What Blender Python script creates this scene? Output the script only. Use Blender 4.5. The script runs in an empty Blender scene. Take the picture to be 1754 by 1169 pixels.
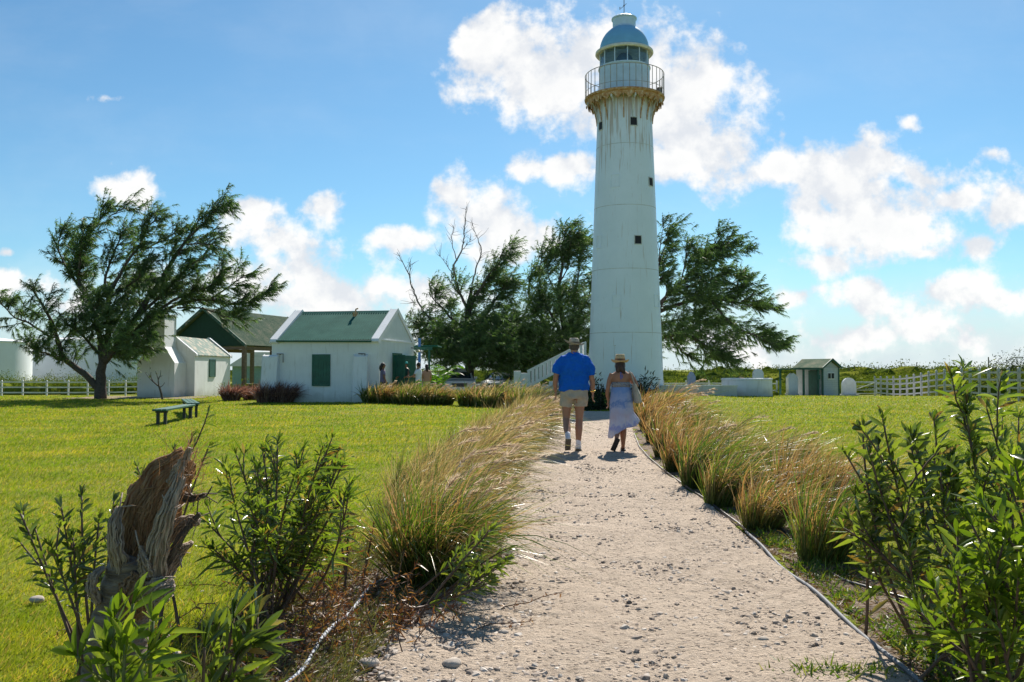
import bpy, math, random
import numpy as np
from math import radians, sin, cos, pi, sqrt, atan2

# ------------------------------------------------------------------ camera, sky, sun, exposure
SC = bpy.context.scene
COL = SC.collection
F = 1500.0; CH = 1.35; TP = 0.033; PIT = math.atan(TP)
cam_d = bpy.data.cameras.new('camera'); cam = bpy.data.objects.new('camera', cam_d); COL.objects.link(cam)
cam_d.sensor_width = 36.0; cam_d.lens = 36.0*F/1754.0; cam_d.clip_start = 0.05; cam_d.clip_end = 9000
cam.location = (0, 0, CH); cam.rotation_euler = (pi/2+PIT, 0, 0)
SC.camera = cam
SUN_EL = 42.0; SUN_AZ = 12.5       # degrees; azimuth measured clockwise from +Y (towards +X)
SC.view_settings.view_transform = 'Standard'; SC.view_settings.look = 'None'
SC.view_settings.gamma = 1.0; SC.view_settings.exposure = 0.72
SC.render.resolution_x = 1024; SC.render.resolution_y = 682

def ray(x, y):
    a = (x-877.0)/F; b = (584.5-y)/F
    return (a, cos(PIT)-b*sin(PIT), sin(PIT)+b*cos(PIT))
def P(x, y, D):
    d = ray(x, y); s = D/d[1]
    return np.array((d[0]*s, D, CH+d[2]*s))
def G(x, y, z=0.0):
    d = ray(x, y); s = (z-CH)/d[2]
    return np.array((d[0]*s, d[1]*s, z))
rng = np.random.default_rng(7); random.seed(7)

# --- world: Nishita sky plus broken cumulus laid out by direction
world = bpy.data.worlds.new('World'); SC.world = world; world.use_nodes = True
wt = world.node_tree; wt.nodes.clear()
def N(tree, typ, **kw):
    n = tree.nodes.new(typ)
    for k, v in kw.items(): setattr(n, k, v)
    return n
def mth(tree, op, a, b=None, c=None, clamp=False):
    n = tree.nodes.new('ShaderNodeMath'); n.operation = op; n.use_clamp = clamp
    for i, v in enumerate((a, b, c)):
        if v is None: continue
        if isinstance(v, (int, float)): n.inputs[i].default_value = v
        else: tree.links.new(v, n.inputs[i])
    return n.outputs[0]
def mixc(tree, fac, a, b, blend='MIX'):
    n = tree.nodes.new('ShaderNodeMix'); n.data_type = 'RGBA'; n.blend_type = blend
    for i, v in ((0, fac), (6, a), (7, b)):
        if isinstance(v, (int, float)): n.inputs[i].default_value = v
        elif isinstance(v, tuple): n.inputs[i].default_value = v if len(v) == 4 else v+(1,)
        else: tree.links.new(v, n.inputs[i])
    return n.outputs[2]
def smooth(tree, v, a, b):
    n = tree.nodes.new('ShaderNodeMapRange'); n.interpolation_type = 'SMOOTHSTEP'
    tree.links.new(v, n.inputs[0]); n.inputs[1].default_value = a; n.inputs[2].default_value = b
    return n.outputs[0]
L = wt.links
sky = N(wt, 'ShaderNodeTexSky', sky_type='NISHITA', sun_disc=False, sun_elevation=radians(SUN_EL), sun_rotation=radians(SUN_AZ),
        altitude=0, air_density=1.0, dust_density=0.25, ozone_density=2.2)
tc = N(wt, 'ShaderNodeTexCoord'); sp = N(wt, 'ShaderNodeSeparateXYZ'); L.new(tc.outputs['Generated'], sp.inputs[0])
yy = mth(wt, 'MAXIMUM', sp.outputs[1], 0.04)
u = mth(wt, 'DIVIDE', sp.outputs[0], yy); v = mth(wt, 'DIVIDE', sp.outputs[2], yy)
uv = N(wt, 'ShaderNodeCombineXYZ'); L.new(u, uv.inputs[0]); L.new(v, uv.inputs[1])
def wnoise(vec, scale, detail, rough=0.55, off=(0, 0, 0), sc=(1, 1, 1)):
    mp = N(wt, 'ShaderNodeMapping'); L.new(vec, mp.inputs[0]); mp.inputs['Location'].default_value = off; mp.inputs['Scale'].default_value = sc
    n = N(wt, 'ShaderNodeTexNoise'); n.inputs['Scale'].default_value = scale; n.inputs['Detail'].default_value = detail
    n.inputs['Roughness'].default_value = rough; L.new(mp.outputs[0], n.inputs['Vector']); return n
wn = wnoise(uv.outputs[0], 9.0, 2.0)
wsub = N(wt, 'ShaderNodeVectorMath', operation='SUBTRACT'); L.new(wn.outputs['Color'], wsub.inputs[0]); wsub.inputs[1].default_value = (0.5, 0.5, 0.5)
wadd = N(wt, 'ShaderNodeVectorMath', operation='MULTIPLY_ADD'); L.new(wsub.outputs[0], wadd.inputs[0]); wadd.inputs[1].default_value = (0.075, 0.05, 0); L.new(uv.outputs[0], wadd.inputs[2])
# (x, y, radius x, radius y, weight)
CL = [(830,95,50,50,1),(880,90,55,52,1),(935,140,85,62,1),(1005,95,50,58,1),(1000,190,60,38,.9),(1110,120,60,70,1),(1165,180,75,80,1.05),(1200,250,80,52,1),(1150,275,45,35,.9),
      (955,285,66,24,.9),(775,335,30,28,.9),(830,375,60,32,1),(905,400,58,38,1),(860,440,70,28,.85),
      (1345,243,16,20,.45),(1330,300,62,30,.9),(1430,320,80,55,1),(1490,275,45,38,.9),(1490,395,95,55,1),(1570,435,55,18,.75),(1430,455,75,26,.8),(1480,505,60,32,.8),
      (1580,290,70,26,.7),(1640,330,60,26,.8),(1725,350,60,40,.95),(1655,417,36,26,.8),(1545,205,26,18,.35),(1700,260,40,22,.45),
      (1670,515,120,34,.8),(1560,570,190,34,.72),(1230,585,140,36,.6),(1380,505,60,20,.6),
      (215,335,42,34,.85),(195,162,50,16,.25),(820,150,40,30,.5),(450,365,50,30,.7),(470,420,55,34,.8),(568,365,26,32,.75),(520,455,62,40,.9),
      (590,505,120,38,.95),(680,425,60,24,.8),(430,490,70,40,.85),(735,505,70,28,.85),(560,540,200,30,.7),(30,490,80,30,.7),(110,520,70,26,.55),(250,480,60,50,.5),(5,430,26,9,.5),(640,575,200,30,.6)]
fld = None
for (cx, cy, rx, ry, w) in CL:
    d = ray(cx, cy); u0 = d[0]/d[1]; v0 = d[2]/d[1]; sx = F/(rx*1.58); sy = F/(ry*1.58)
    n = N(wt, 'ShaderNodeVectorMath', operation='MULTIPLY_ADD'); L.new(wadd.outputs[0], n.inputs[0]); n.inputs[1].default_value = (sx, sy, 0); n.inputs[2].default_value = (-u0*sx, -v0*sy, 0)
    ln = N(wt, 'ShaderNodeVectorMath', operation='LENGTH'); L.new(n.outputs[0], ln.inputs[0])
    e = mth(wt, 'SUBTRACT', w, ln.outputs['Value'])
    if fld is None: fld = e
    else:
        s_ = wt.nodes.new('ShaderNodeMath'); s_.operation = 'SMOOTH_MAX'; L.new(fld, s_.inputs[0]); L.new(e, s_.inputs[1]); s_.inputs[2].default_value = 0.35; fld = s_.outputs[0]
n1 = wnoise(uv.outputs[0], 19.0, 10.0, 0.58, off=(3.1, 1.7, 0))
n2 = wnoise(uv.outputs[0], 19.0, 5.0, 0.58, off=(3.1-0.008, 1.7-0.035, 0))
a1 = mth(wt, 'MULTIPLY_ADD', n1.outputs['Fac'], 3.0, -1.45)
dens_f = mth(wt, 'ADD', fld, a1)
dens = smooth(wt, dens_f, -0.10, 0.58)
n3 = wnoise(uv.outputs[0], 5.0, 6.0, 0.6, off=(8, 2, 0), sc=(0.6, 1.6, 1))
lowv = smooth(wt, v, 0.16, 0.0)
veil = mth(wt, 'MULTIPLY', smooth(wt, n3.outputs['Fac'], 0.40, 0.72), mth(wt, 'MULTIPLY_ADD', lowv, 0.62, 0.07))
dens = mth(wt, 'MAXIMUM', mth(wt, 'MULTIPLY', dens, 0.97), veil)
shade = smooth(wt, mth(wt, 'SUBTRACT', n1.outputs['Fac'], n2.outputs['Fac']), -0.16, 0.14)
core = smooth(wt, dens_f, 0.5, 1.6)
cc = mixc(wt, shade, (8.0, 8.3, 8.8), (10.6, 10.5, 10.3))
cc = mixc(wt, mth(wt, 'MULTIPLY', core, 0.30), cc, (7.7, 7.95, 8.4))
skc = mixc(wt, 1.0, sky.outputs[0], (0.70, 1.04, 1.14), 'MULTIPLY')
hz = smooth(wt, v, 0.13, -0.01)
skc = mixc(wt, mth(wt, 'MULTIPLY', hz, 0.85), skc, (6.6, 7.7, 8.7))
fin = mixc(wt, dens, skc, cc)
bg = N(wt, 'ShaderNodeBackground'); bg.inputs['Strength'].default_value = 0.060; L.new(fin, bg.inputs[0])
wo = N(wt, 'ShaderNodeOutputWorld'); L.new(bg.outputs[0], wo.inputs[0])
world.cycles.sampling_method = 'MANUAL'; world.cycles.sample_map_resolution = 512

sd = bpy.data.lights.new('sun', 'SUN'); sd.energy = 5.0; sd.angle = radians(0.53); sd.color = (1.0, 0.935, 0.84)
so = bpy.data.objects.new('sun', sd); COL.objects.link(so)
from mathutils import Vector
sdir = Vector((sin(radians(SUN_AZ))*cos(radians(SUN_EL)), cos(radians(SUN_AZ))*cos(radians(SUN_EL)), sin(radians(SUN_EL))))
so.rotation_euler = sdir.to_track_quat('Z', 'Y').to_euler(); so.location = (10, 30, 40)

# ------------------------------------------------------------------ materials
def new_mat(name):
    m = bpy.data.materials.new(name); m.use_nodes = True; t = m.node_tree; t.nodes.clear()
    o = t.nodes.new('ShaderNodeOutputMaterial'); return m, t, o
def pr(t, col, rough=0.6, metal=0.0, spec=0.5):
    p = t.nodes.new('ShaderNodeBsdfPrincipled')
    if isinstance(col, tuple): p.inputs['Base Color'].default_value = col[:3]+(1,)
    else: t.links.new(col, p.inputs['Base Color'])
    if isinstance(rough, (int, float)): p.inputs['Roughness'].default_value = rough
    else: t.links.new(rough, p.inputs['Roughness'])
    p.inputs['Metallic'].default_value = metal; p.inputs['Specular IOR Level'].default_value = spec
    return p
def noise(t, scale, detail=4, rough=0.55, coord='Object', sc=(1, 1, 1), loc=(0, 0, 0)):
    c = t.nodes.new('ShaderNodeTexCoord'); mp = t.nodes.new('ShaderNodeMapping'); mp.inputs['Scale'].default_value = sc; mp.inputs['Location'].default_value = loc
    t.links.new(c.outputs[coord], mp.inputs[0]) if coord != 'Position' else None
    n = t.nodes.new('ShaderNodeTexNoise'); n.inputs['Scale'].default_value = scale; n.inputs['Detail'].default_value = detail; n.inputs['Roughness'].default_value = rough
    t.links.new(mp.outputs[0], n.inputs['Vector']); return n.outputs['Fac']
def ramp(t, v, stops):
    r = t.nodes.new('ShaderNodeValToRGB'); cr = r.color_ramp
    while len(cr.elements) > 1: cr.elements.remove(cr.elements[-1])
    cr.elements[0].position = stops[0][0]; cr.elements[0].color = stops[0][1]+(1,)
    for p_, c in stops[1:]:
        e = cr.elements.new(p_); e.color = c+(1,)
    if v is not None: t.links.new(v, r.inputs[0])
    return r.outputs[0]
def bump(t, p, h, strength=0.3, dist=0.02):
    b = t.nodes.new('ShaderNodeBump'); b.inputs['Strength'].default_value = strength; b.inputs['Distance'].default_value = dist
    t.links.new(h, b.inputs['Height']); t.links.new(b.outputs[0], p.inputs['Normal'])
def simple(name, col, rough=0.6, metal=0.0, var=0.15, scale=6.0, bmp=0.15, sc=(1, 1, 1), dist=0.01):
    m, t, o = new_mat(name); n = noise(t, scale, 5, 0.6, sc=sc)
    c0 = tuple(c*(1-var) for c in col); c1 = tuple(min(1, c*(1+var)) for c in col)
    p = pr(t, ramp(t, n, [(0.3, c0), (0.7, c1)]), rough, metal)
    if bmp: bump(t, p, n, bmp, dist)
    t.links.new(p.outputs[0], o.inputs[0]); return m
def leafmat(name, stops, trans=0.4, rough=0.45, spec=0.5, tint=(1.25, 1.3, 0.55), nz=None, zg=None, nz2=None):
    m, t, o = new_mat(name); g = t.nodes.new('ShaderNodeNewGeometry')
    c = ramp(t, g.outputs['Random Per Island'], stops)
    if nz:
        c = mixc(t, ramp(t, noise(t, nz[0], 3), [(0.38, (0, 0, 0)), (0.62, (1, 1, 1))]), c, mixc(t, 1.0, c, nz[1], 'MULTIPLY'))
    if nz2: c = mixc(t, ramp(t, noise(t, nz2[0], 5, .6, sc=(.45, 1, 1), loc=(3, 7, 0)), [(.40, (1, 1, 1)), (.60, (0, 0, 0))]), c, mixc(t, 1.0, c, nz2[1], 'MULTIPLY'))
    if zg:      # green towards the foot of the blade, dry towards its tip
        tc_ = t.nodes.new('ShaderNodeTexCoord'); sz_ = t.nodes.new('ShaderNodeSeparateXYZ'); t.links.new(tc_.outputs['Object'], sz_.inputs[0])
        c = mixc(t, mth(t, 'MULTIPLY', smooth(t, sz_.outputs[2], zg[1], zg[0]), .85), c, zg[2])
    p = pr(t, c, rough, 0, spec)
    tr = t.nodes.new('ShaderNodeBsdfTranslucent'); t.links.new(mixc(t, 1.0, c, tint, 'MULTIPLY'), tr.inputs[0])
    mx = t.nodes.new('ShaderNodeMixShader'); mx.inputs[0].default_value = trans
    t.links.new(p.outputs[0], mx.inputs[1]); t.links.new(tr.outputs[0], mx.inputs[2]); t.links.new(mx.outputs[0], o.inputs[0]); return m

# ------------------------------------------------------------------ geometry helpers
class Geo:
    def __init__(s): s.v = []; s.q = []; s.t = []; s.ng = []; s.n = 0
    def add(s, v, quads=None, tris=None, ngons=None):
        v = np.asarray(v, dtype=np.float64).reshape(-1, 3)
        if quads is not None and len(quads): s.q.append(np.asarray(quads, dtype=np.int64)+s.n)
        if tris is not None and len(tris): s.t.append(np.asarray(tris, dtype=np.int64)+s.n)
        if ngons: s.ng += [[i+s.n for i in f] for f in ngons]
        s.v.append(v); s.n += len(v)
    def box(s, x0, x1, y0, y1, z0, z1):
        v = [(x, y, z) for x in (x0, x1) for y in (y0, y1) for z in (z0, z1)]
        s.add(v, [(0, 1, 3, 2), (4, 6, 7, 5), (0, 4, 5, 1), (2, 3, 7, 6), (0, 2, 6, 4), (1, 5, 7, 3)])
    def bar(s, a, b, w, h=None, up=(0, 0, 1)):
        h = h or w; a = np.array(a, float); b = np.array(b, float); d = b-a; d /= np.linalg.norm(d)
        upv = np.array(up, float)
        if abs(d @ upv) > 0.98: upv = np.array((0, 1.0, 0))
        r = np.cross(d, upv); r /= np.linalg.norm(r); u_ = np.cross(r, d)
        v = [p+r*sx*w/2+u_*sz*h/2 for p in (a, b) for sx in (-1, 1) for sz in (-1, 1)]
        s.add(v, [(0, 1, 3, 2), (4, 6, 7, 5), (0, 4, 5, 1), (2, 3, 7, 6), (0, 2, 6, 4), (1, 5, 7, 3)])
    def prism(s, poly, y0, y1, axis='y'):
        """poly: list of (a, z), extruded along y (or x)"""
        n = len(poly)
        f = (lambda a, z, e: (a, e, z)) if axis == 'y' else ((lambda a, z, e: (e, a, z)) if axis == 'x' else (lambda a, z, e: (a, z, e)))
        v = [f(a, z, y0) for a, z in poly]+[f(a, z, y1) for a, z in poly]
        s.add(v, [(i, (i+1) % n, n+(i+1) % n, n+i) for i in range(n)], ngons=[list(range(n)), list(range(2*n-1, n-1, -1))])
    def tube(s, pts, rad, n=8, cap=True, sq=1.0):
        pts = np.asarray(pts, float); m = len(pts); rad = np.broadcast_to(np.asarray(rad, float), (m,))
        t = np.gradient(pts, axis=0); t /= np.linalg.norm(t, axis=1)[:, None]+1e-9
        ref = np.array((0, 0, 1.0)) if abs(t[0, 2]) < 0.9 else np.array((0, 1.0, 0))
        a = np.cross(t[0], ref); a /= np.linalg.norm(a); vs = []
        for i in range(m):
            a = a-t[i]*(a@t[i]); a /= np.linalg.norm(a); b = np.cross(t[i], a)
            ang = np.arange(n)*2*pi/n
            vs.append(pts[i]+rad[i]*(np.cos(ang)[:, None]*a+sq*np.sin(ang)[:, None]*b))
        v = np.concatenate(vs); q = []
        for i in range(m-1):
            for k in range(n):
                k2 = (k+1) % n; q.append((i*n+k, i*n+k2, (i+1)*n+k2, (i+1)*n+k))
        s.add(v, q, ngons=[list(range(n-1, -1, -1)), [(m-1)*n+k for k in range(n)]] if cap else None)
    def rings(s, rr, n=20, caps=True):
        """rr: (cx,cy,cz,rx,ry) stacked horizontal ellipses"""
        ang = np.arange(n)*2*pi/n; vs = []
        for (cx, cy, cz, rx, ry) in rr: vs.append(np.stack([cx+rx*np.cos(ang), cy+ry*np.sin(ang), np.full(n, cz)], 1))
        q = [(i*n+k, i*n+(k+1) % n, (i+1)*n+(k+1) % n, (i+1)*n+k) for i in range(len(rr)-1) for k in range(n)]
        m = len(rr)
        s.add(np.concatenate(vs), q, ngons=[list(range(n-1, -1, -1)), [(m-1)*n+k for k in range(n)]] if caps else None)
    def ball(s, c, r, n=12, m=8):
        r = np.broadcast_to(np.asarray(r, float), (3,)); v = []
        rr = []
        for i in range(1, m):
            ph = pi*i/m; rr.append((c[0], c[1], c[2]-r[2]*cos(ph), r[0]*sin(ph), r[1]*sin(ph)))
        s.rings(rr, n)
    def xform(s, ang=0, loc=(0, 0, 0), scale=1.0):
        ca, sa = cos(ang), sin(ang)
        s.v = [np.stack([(v[:, 0]*ca-v[:, 1]*sa)*scale+loc[0], (v[:, 0]*sa+v[:, 1]*ca)*scale+loc[1], v[:, 2]*scale+loc[2]], 1) for v in s.v]
        return s
    def build(s, name, mat, parent=None, world=False, origin=None, smooth=False, at=None):
        v = np.concatenate(s.v)
        if parent is not None and world: v = v-np.array(parent.location)
        if origin is not None: v = v-np.array(origin)
        me = bpy.data.meshes.new(name)
        q = np.concatenate(s.q) if s.q else np.zeros((0, 4), int); t = np.concatenate(s.t) if s.t else np.zeros((0, 3), int)
        ngl = [len(f) for f in s.ng]; ngi = np.array([i for f in s.ng for i in f], dtype=np.int64)
        tot = np.concatenate([np.full(len(q), 4), np.full(len(t), 3), np.array(ngl, int)]).astype(np.int32)
        idx = np.concatenate([q.ravel(), t.ravel(), ngi]).astype(np.int32)
        me.vertices.add(len(v)); me.vertices.foreach_set('co', v.astype(np.float32).ravel())
        me.loops.add(len(idx)); me.loops.foreach_set('vertex_index', idx)
        me.polygons.add(len(tot)); st = np.zeros(len(tot), np.int32); st[1:] = np.cumsum(tot)[:-1]
        me.polygons.foreach_set('loop_start', st); me.polygons.foreach_set('loop_total', tot)
        me.polygons.foreach_set('use_smooth', np.full(len(tot), smooth, dtype=bool))
        me.update(calc_edges=True); me.validate()
        me.materials.append(mat); o = bpy.data.objects.new(name, me); COL.objects.link(o)
        if parent is not None: o.parent = parent
        if origin is not None: o.location = origin
        if at is not None: o.location = at
        return o
def bevel(o, w=0.01, seg=2, ang=40):
    m = o.modifiers.new('bevel', 'BEVEL'); m.width = w; m.segments = seg; m.limit_method = 'ANGLE'; m.angle_limit = radians(ang); return o
def tag(o, label=None, cat=None, group=None, kind=None):
    if label: o['label'] = label
    if cat: o['category'] = cat
    if group: o['group'] = group
    if kind: o['kind'] = kind
    return o
def thing(name, loc, label, cat, group=None, rz=0.0):
    o = bpy.data.objects.new(name, None); COL.objects.link(o); o.location = tuple(float(c) for c in loc); o.rotation_euler = (0, 0, rz)
    o.empty_display_size = 0.3
    return tag(o, label, cat, group)
def nrm(a): return a/(np.linalg.norm(a, axis=-1, keepdims=True)+1e-9)
def ribbons(g, base, d, length, width, bend, segs=4, prof='blade', fold=0.0, side=None, b3=None):
    """many ribbons at once: p(t) = base + L*(d*t + bend*t^2)"""
    n = len(base); t = np.linspace(0, 1, segs+1)
    length = np.broadcast_to(length, (n,)); width = np.broadcast_to(width, (n,))
    p = base[:, None, :]+length[:, None, None]*(d[:, None, :]*t[None, :, None]+bend[:, None, :]*(t**2)[None, :, None])
    tan = d[:, None, :]+2*bend[:, None, :]*t[None, :, None]
    if b3 is not None: p = p+length[:, None, None]*b3[:, None, :]*(t**3)[None, :, None]; tan = tan+3*b3[:, None, :]*(t**2)[None, :, None]
    tan = nrm(tan)
    if side is None: side = rng.normal(size=(n, 3))
    s_ = nrm(np.cross(tan, side[:, None, :]))
    if prof == 'blade': w = np.clip(1-t**2.2, 0.04, 1)*(0.55+0.45*np.minimum(1, t*4))
    elif prof == 'leaf': w = np.clip(np.sin(pi*np.clip(t, 0.02, 0.985))**0.8, 0.06, 1)
    elif prof == 'needle': w = np.clip(1-0.75*t, 0.1, 1)
    w = w[None, :, None]*width[:, None, None]*0.5
    if fold:
        up = np.cross(s_, tan); a = p-s_*w+up*w*fold; b = p; c = p+s_*w+up*w*fold
        vv = np.stack([a, b, c], 2).reshape(n, -1, 3); k = 3
        f = []
        for i in range(segs):
            for j in range(2): f.append((i*3+j, i*3+j+1, (i+1)*3+j+1, (i+1)*3+j))
    else:
        vv = np.stack([p-s_*w, p+s_*w], 2).reshape(n, -1, 3); k = 2
        f = [(i*2, i*2+1, (i+1)*2+1, (i+1)*2) for i in range(segs)]
    m = vv.shape[1]; f = np.array(f)[None]+np.arange(n)[:, None, None]*m
    g.add(vv.reshape(-1, 3), f.reshape(-1, 4))
def sstep(a, b, x):
    t = np.clip((np.asarray(x, float)-a)/(b-a), 0, 1); return t*t*(3-2*t)

LX, LY = (1071.5-877)/F*42.0, 42.0
def gz(x, y):
    x = np.asarray(x, float); y = np.asarray(y, float)
    z = -0.58*sstep(44, 62, y)
    z = z+0.42*np.exp(-((x-LX)**2+(y-LY)**2)/(2*3.0**2))
    z = z+0.9*sstep(24, 40, x-0.12*y)*sstep(20, 60, y)+0.025*np.sin(x*0.5+1)*np.sin(y*0.33)*sstep(8, 16, y)
    return z
# ------------------------------------------------------------------ ground, path, beds, drive
# path edges, (D, X) from the photograph
RE = [G(1720, 1330), G(1560, 1169), G(1430, 1055), G(1330, 970), G(1275, 920), G(1215, 868), G(1140, 815), G(1096, 770), G(1083, 742), G(1078, 720), G(1062, 706)]
LE = [G(560, 1330), G(650, 1169), G(700, 1080), G(800, 1010), G(862, 960), G(885, 900), G(890, 850), G(905, 810), G(928, 775), G(950, 745), G(962, 722), G(985, 706)]
RE = np.array(RE); LE = np.array(LE)
def xr(y): return np.interp(y, RE[:, 1], RE[:, 0])
def xl(y): return np.interp(y, LE[:, 1], LE[:, 0])
PEND = 28.0
def wig(y, s): return 0.03*np.sin(y*5.1+s)+0.02*np.sin(y*11.7+2*s)+0.012*np.sin(y*27+s*3)

def vnoise(x, y, seed=0):
    """cheap smooth value noise"""
    r = np.random.default_rng(seed).random((64, 64)); xi = np.floor(x).astype(int); yi = np.floor(y).astype(int); fx = x-xi; fy = y-yi
    fx = fx*fx*(3-2*fx); fy = fy*fy*(3-2*fy); g_ = lambda a, b: r[a % 64, b % 64]
    return (g_(xi, yi)*(1-fx)+g_(xi+1, yi)*fx)*(1-fy)+(g_(xi, yi+1)*(1-fx)+g_(xi+1, yi+1)*fx)*fy

def grid(g, X, Y, Z):
    r, c = X.shape; idx = np.arange(r*c).reshape(r, c)
    q = np.stack([idx[:-1, :-1], idx[:-1, 1:], idx[1:, 1:], idx[1:, :-1]], -1).reshape(-1, 4)
    g.add(np.stack([X, Y, Z], -1).reshape(-1, 3), q)

# ground material: lawn, dry patches, scrub far away
m_ground, t, o = new_mat('lawn_ground')
n_big = noise(t, 0.35, 5, 0.6); n_mid = noise(t, 2.3, 5, 0.65); n_f = noise(t, 60, 4, 0.7)
c = ramp(t, n_mid, [(0.28, (0.10, 0.155, 0.010)), (0.5, (0.175, 0.22, 0.013)), (0.72, (0.27, 0.265, 0.026))])
c = mixc(t, ramp(t, n_big, [(0.42, (0, 0, 0)), (0.66, (0.9, 0.9, 0.9))]), c, (0.25, 0.24, 0.045))
c = mixc(t, ramp(t, n_f, [(0.35, (0.55, 0.55, 0.55)), (0.6, (0, 0, 0))]), c, (0.05, 0.07, 0.01))
p = pr(t, c, 0.95, 0, 0.1); bump(t, p, n_f, 0.6, 0.03); t.links.new(p.outputs[0], o.inputs[0])
ys = np.concatenate([np.linspace(-12, 80, 150), np.geomspace(82, 6000, 26)]); xs0 = np.concatenate([-np.geomspace(3500, 62, 18), np.linspace(-60, 60, 121), np.geomspace(62, 3500, 18)])
X, Y = np.meshgrid(xs0, ys); g = Geo(); grid(g, X, Y, gz(X, Y)); tag(g.build('ground', m_ground, smooth=True), kind='structure')

# path
m_path, t, o = new_mat('gravel')
na = noise(t, 1.1, 4, 0.6); nb = noise(t, 16, 6, 0.75); nc = noise(t, 70, 3, 0.7)
c = ramp(t, nb, [(0.25, (0.18, 0.135, 0.10)), (0.42, (0.42, 0.335, 0.255)), (0.62, (0.56, 0.455, 0.355))])
c = mixc(t, ramp(t, na, [(0.35, (0, 0, 0)), (0.65, (0.55, 0.55, 0.55))]), c, (0.62, 0.50, 0.385))
vo = t.nodes.new('ShaderNodeTexVoronoi'); vo.inputs['Scale'].default_value = 38; tcn = t.nodes.new('ShaderNodeTexCoord'); t.links.new(tcn.outputs['Object'], vo.inputs['Vector'])
sc_ = t.nodes.new('ShaderNodeSeparateColor'); t.links.new(vo.outputs['Color'], sc_.inputs[0])
spot = mth(t, 'MULTIPLY', smooth(t, vo.outputs['Distance'], 0.42, 0.25), smooth(t, sc_.outputs[0], 0.58, 0.64))
c = mixc(t, mth(t, 'MULTIPLY', spot, 0.75), c, mixc(t, sc_.outputs[1], (0.13, 0.105, 0.09), (0.36, 0.28, 0.22)))
hgt = mth(t, 'ADD', mth(t, 'MULTIPLY', spot, 0.6), mth(t, 'ADD', mth(t, 'MULTIPLY', nb, 1.3), mth(t, 'MULTIPLY', nc, 0.5)))
p = pr(t, c, 0.93, 0, 0.2); bump(t, p, hgt, 1.0, 0.035); t.links.new(p.outputs[0], o.inputs[0])
yr = np.concatenate([np.linspace(1.2, 12, 400), np.linspace(12.1, PEND, 160)]); tt = np.linspace(0, 1, 110)
Y, T = np.meshgrid(yr, tt, indexing='ij'); XL = xl(Y)+wig(Y, 1)-0.05; XR = xr(Y)+0.25*wig(Y, 5)+0.03
X = XL*(1-T)+XR*T
Z = 0.012+gz(X, Y)+0.022*(vnoise(X*3, Y*3, 1)-.5)+0.012*(vnoise(X*11, Y*11, 2)-.5)+0.008*(vnoise(X*30, Y*30, 3)-.5)
Z = Z-0.02*(sstep(0.04, 0.0, T)+sstep(0.985, 1.0, T))+0.012
g = Geo(); grid(g, X, Y, Z); tag(g.build('path', m_path, smooth=True), kind='structure')

# beds of bare soil on both sides of the path
m_soil, t, o = new_mat('soil')
na = noise(t, 5, 6, 0.7); nb = noise(t, 40, 4, 0.7)
c = ramp(t, na, [(0.3, (0.09, 0.065, 0.045)), (0.5, (0.19, 0.14, 0.10)), (0.7, (0.30, 0.24, 0.18))]); p = pr(t, c, 0.95, 0, 0.15); bump(t, p, mth(t, 'ADD', na, nb), 0.8, 0.03); t.links.new(p.outputs[0], o.inputs[0])
def bed(yr, fl, fr, seed):
    tt = np.linspace(0, 1, 40); Y, T = np.meshgrid(yr, tt, indexing='ij'); A = fl(Y)+wig(Y, seed)*2; B = fr(Y)+wig(Y, seed+3)
    X = A*(1-T)+B*T; Z = gz(X, Y)+0.006+0.03*(vnoise(X*4, Y*4, seed)-.4)*np.sin(pi*T); g = Geo(); grid(g, X, Y, Z); return tag(g.build('planting_bed', m_soil, smooth=True), kind='structure')
LB = np.array([G(350, 1330), G(330, 1169), G(420, 1060), G(560, 1000), G(660, 940), G(690, 880), G(720, 820), G(800, 755), G(868, 718), G(925, 700)])
RB = np.array([G(2300, 1330), G(1950, 1100), G(1700, 1000), G(1500, 930), G(1400, 880), G(1330, 840), G(1270, 800), G(1205, 760), G(1150, 720), G(1140, 700)])
xlb = lambda y: np.interp(y, LB[:, 1], LB[:, 0]); xrb = lambda y: np.interp(y, RB[:, 1], RB[:, 0])
bed(np.linspace(1.5, 27, 260), xlb, lambda y: xl(y)+0.02, 11)
bed(np.linspace(3.9, 27, 220), lambda y: xr(y)+0.05, lambda y: np.minimum(xr(y)+0.55, xrb(y)), 14)
m_road = simple('drive_concrete', (0.52, 0.49, 0.45), 0.9, var=0.12, scale=3)
g = Geo(); a = np.linspace(9, 31, 60); Y, X = np.meshgrid(np.linspace(50.5, 60, 24), a, indexing='ij'); grid(g, X, Y, gz(X, Y)+0.02); tag(g.build('road', m_road, smooth=True), kind='structure')
m_dirt = simple('dry_dirt', (0.20, 0.15, 0.09), 0.95, var=0.35, scale=5, bmp=0.5)
g = Geo(); Y, X = np.meshgrid(np.linspace(40.6, 44.9, 24), np.linspace(-20.9, -15.0, 40), indexing='ij'); grid(g, X+0.2*np.sin(Y*3), Y+0.25*np.sin(X*2.1), gz(X, Y)+0.015+0.02*vnoise(X*3, Y*3, 9)); tag(g.build('dirt_patch', m_dirt, smooth=True), kind='structure')

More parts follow.
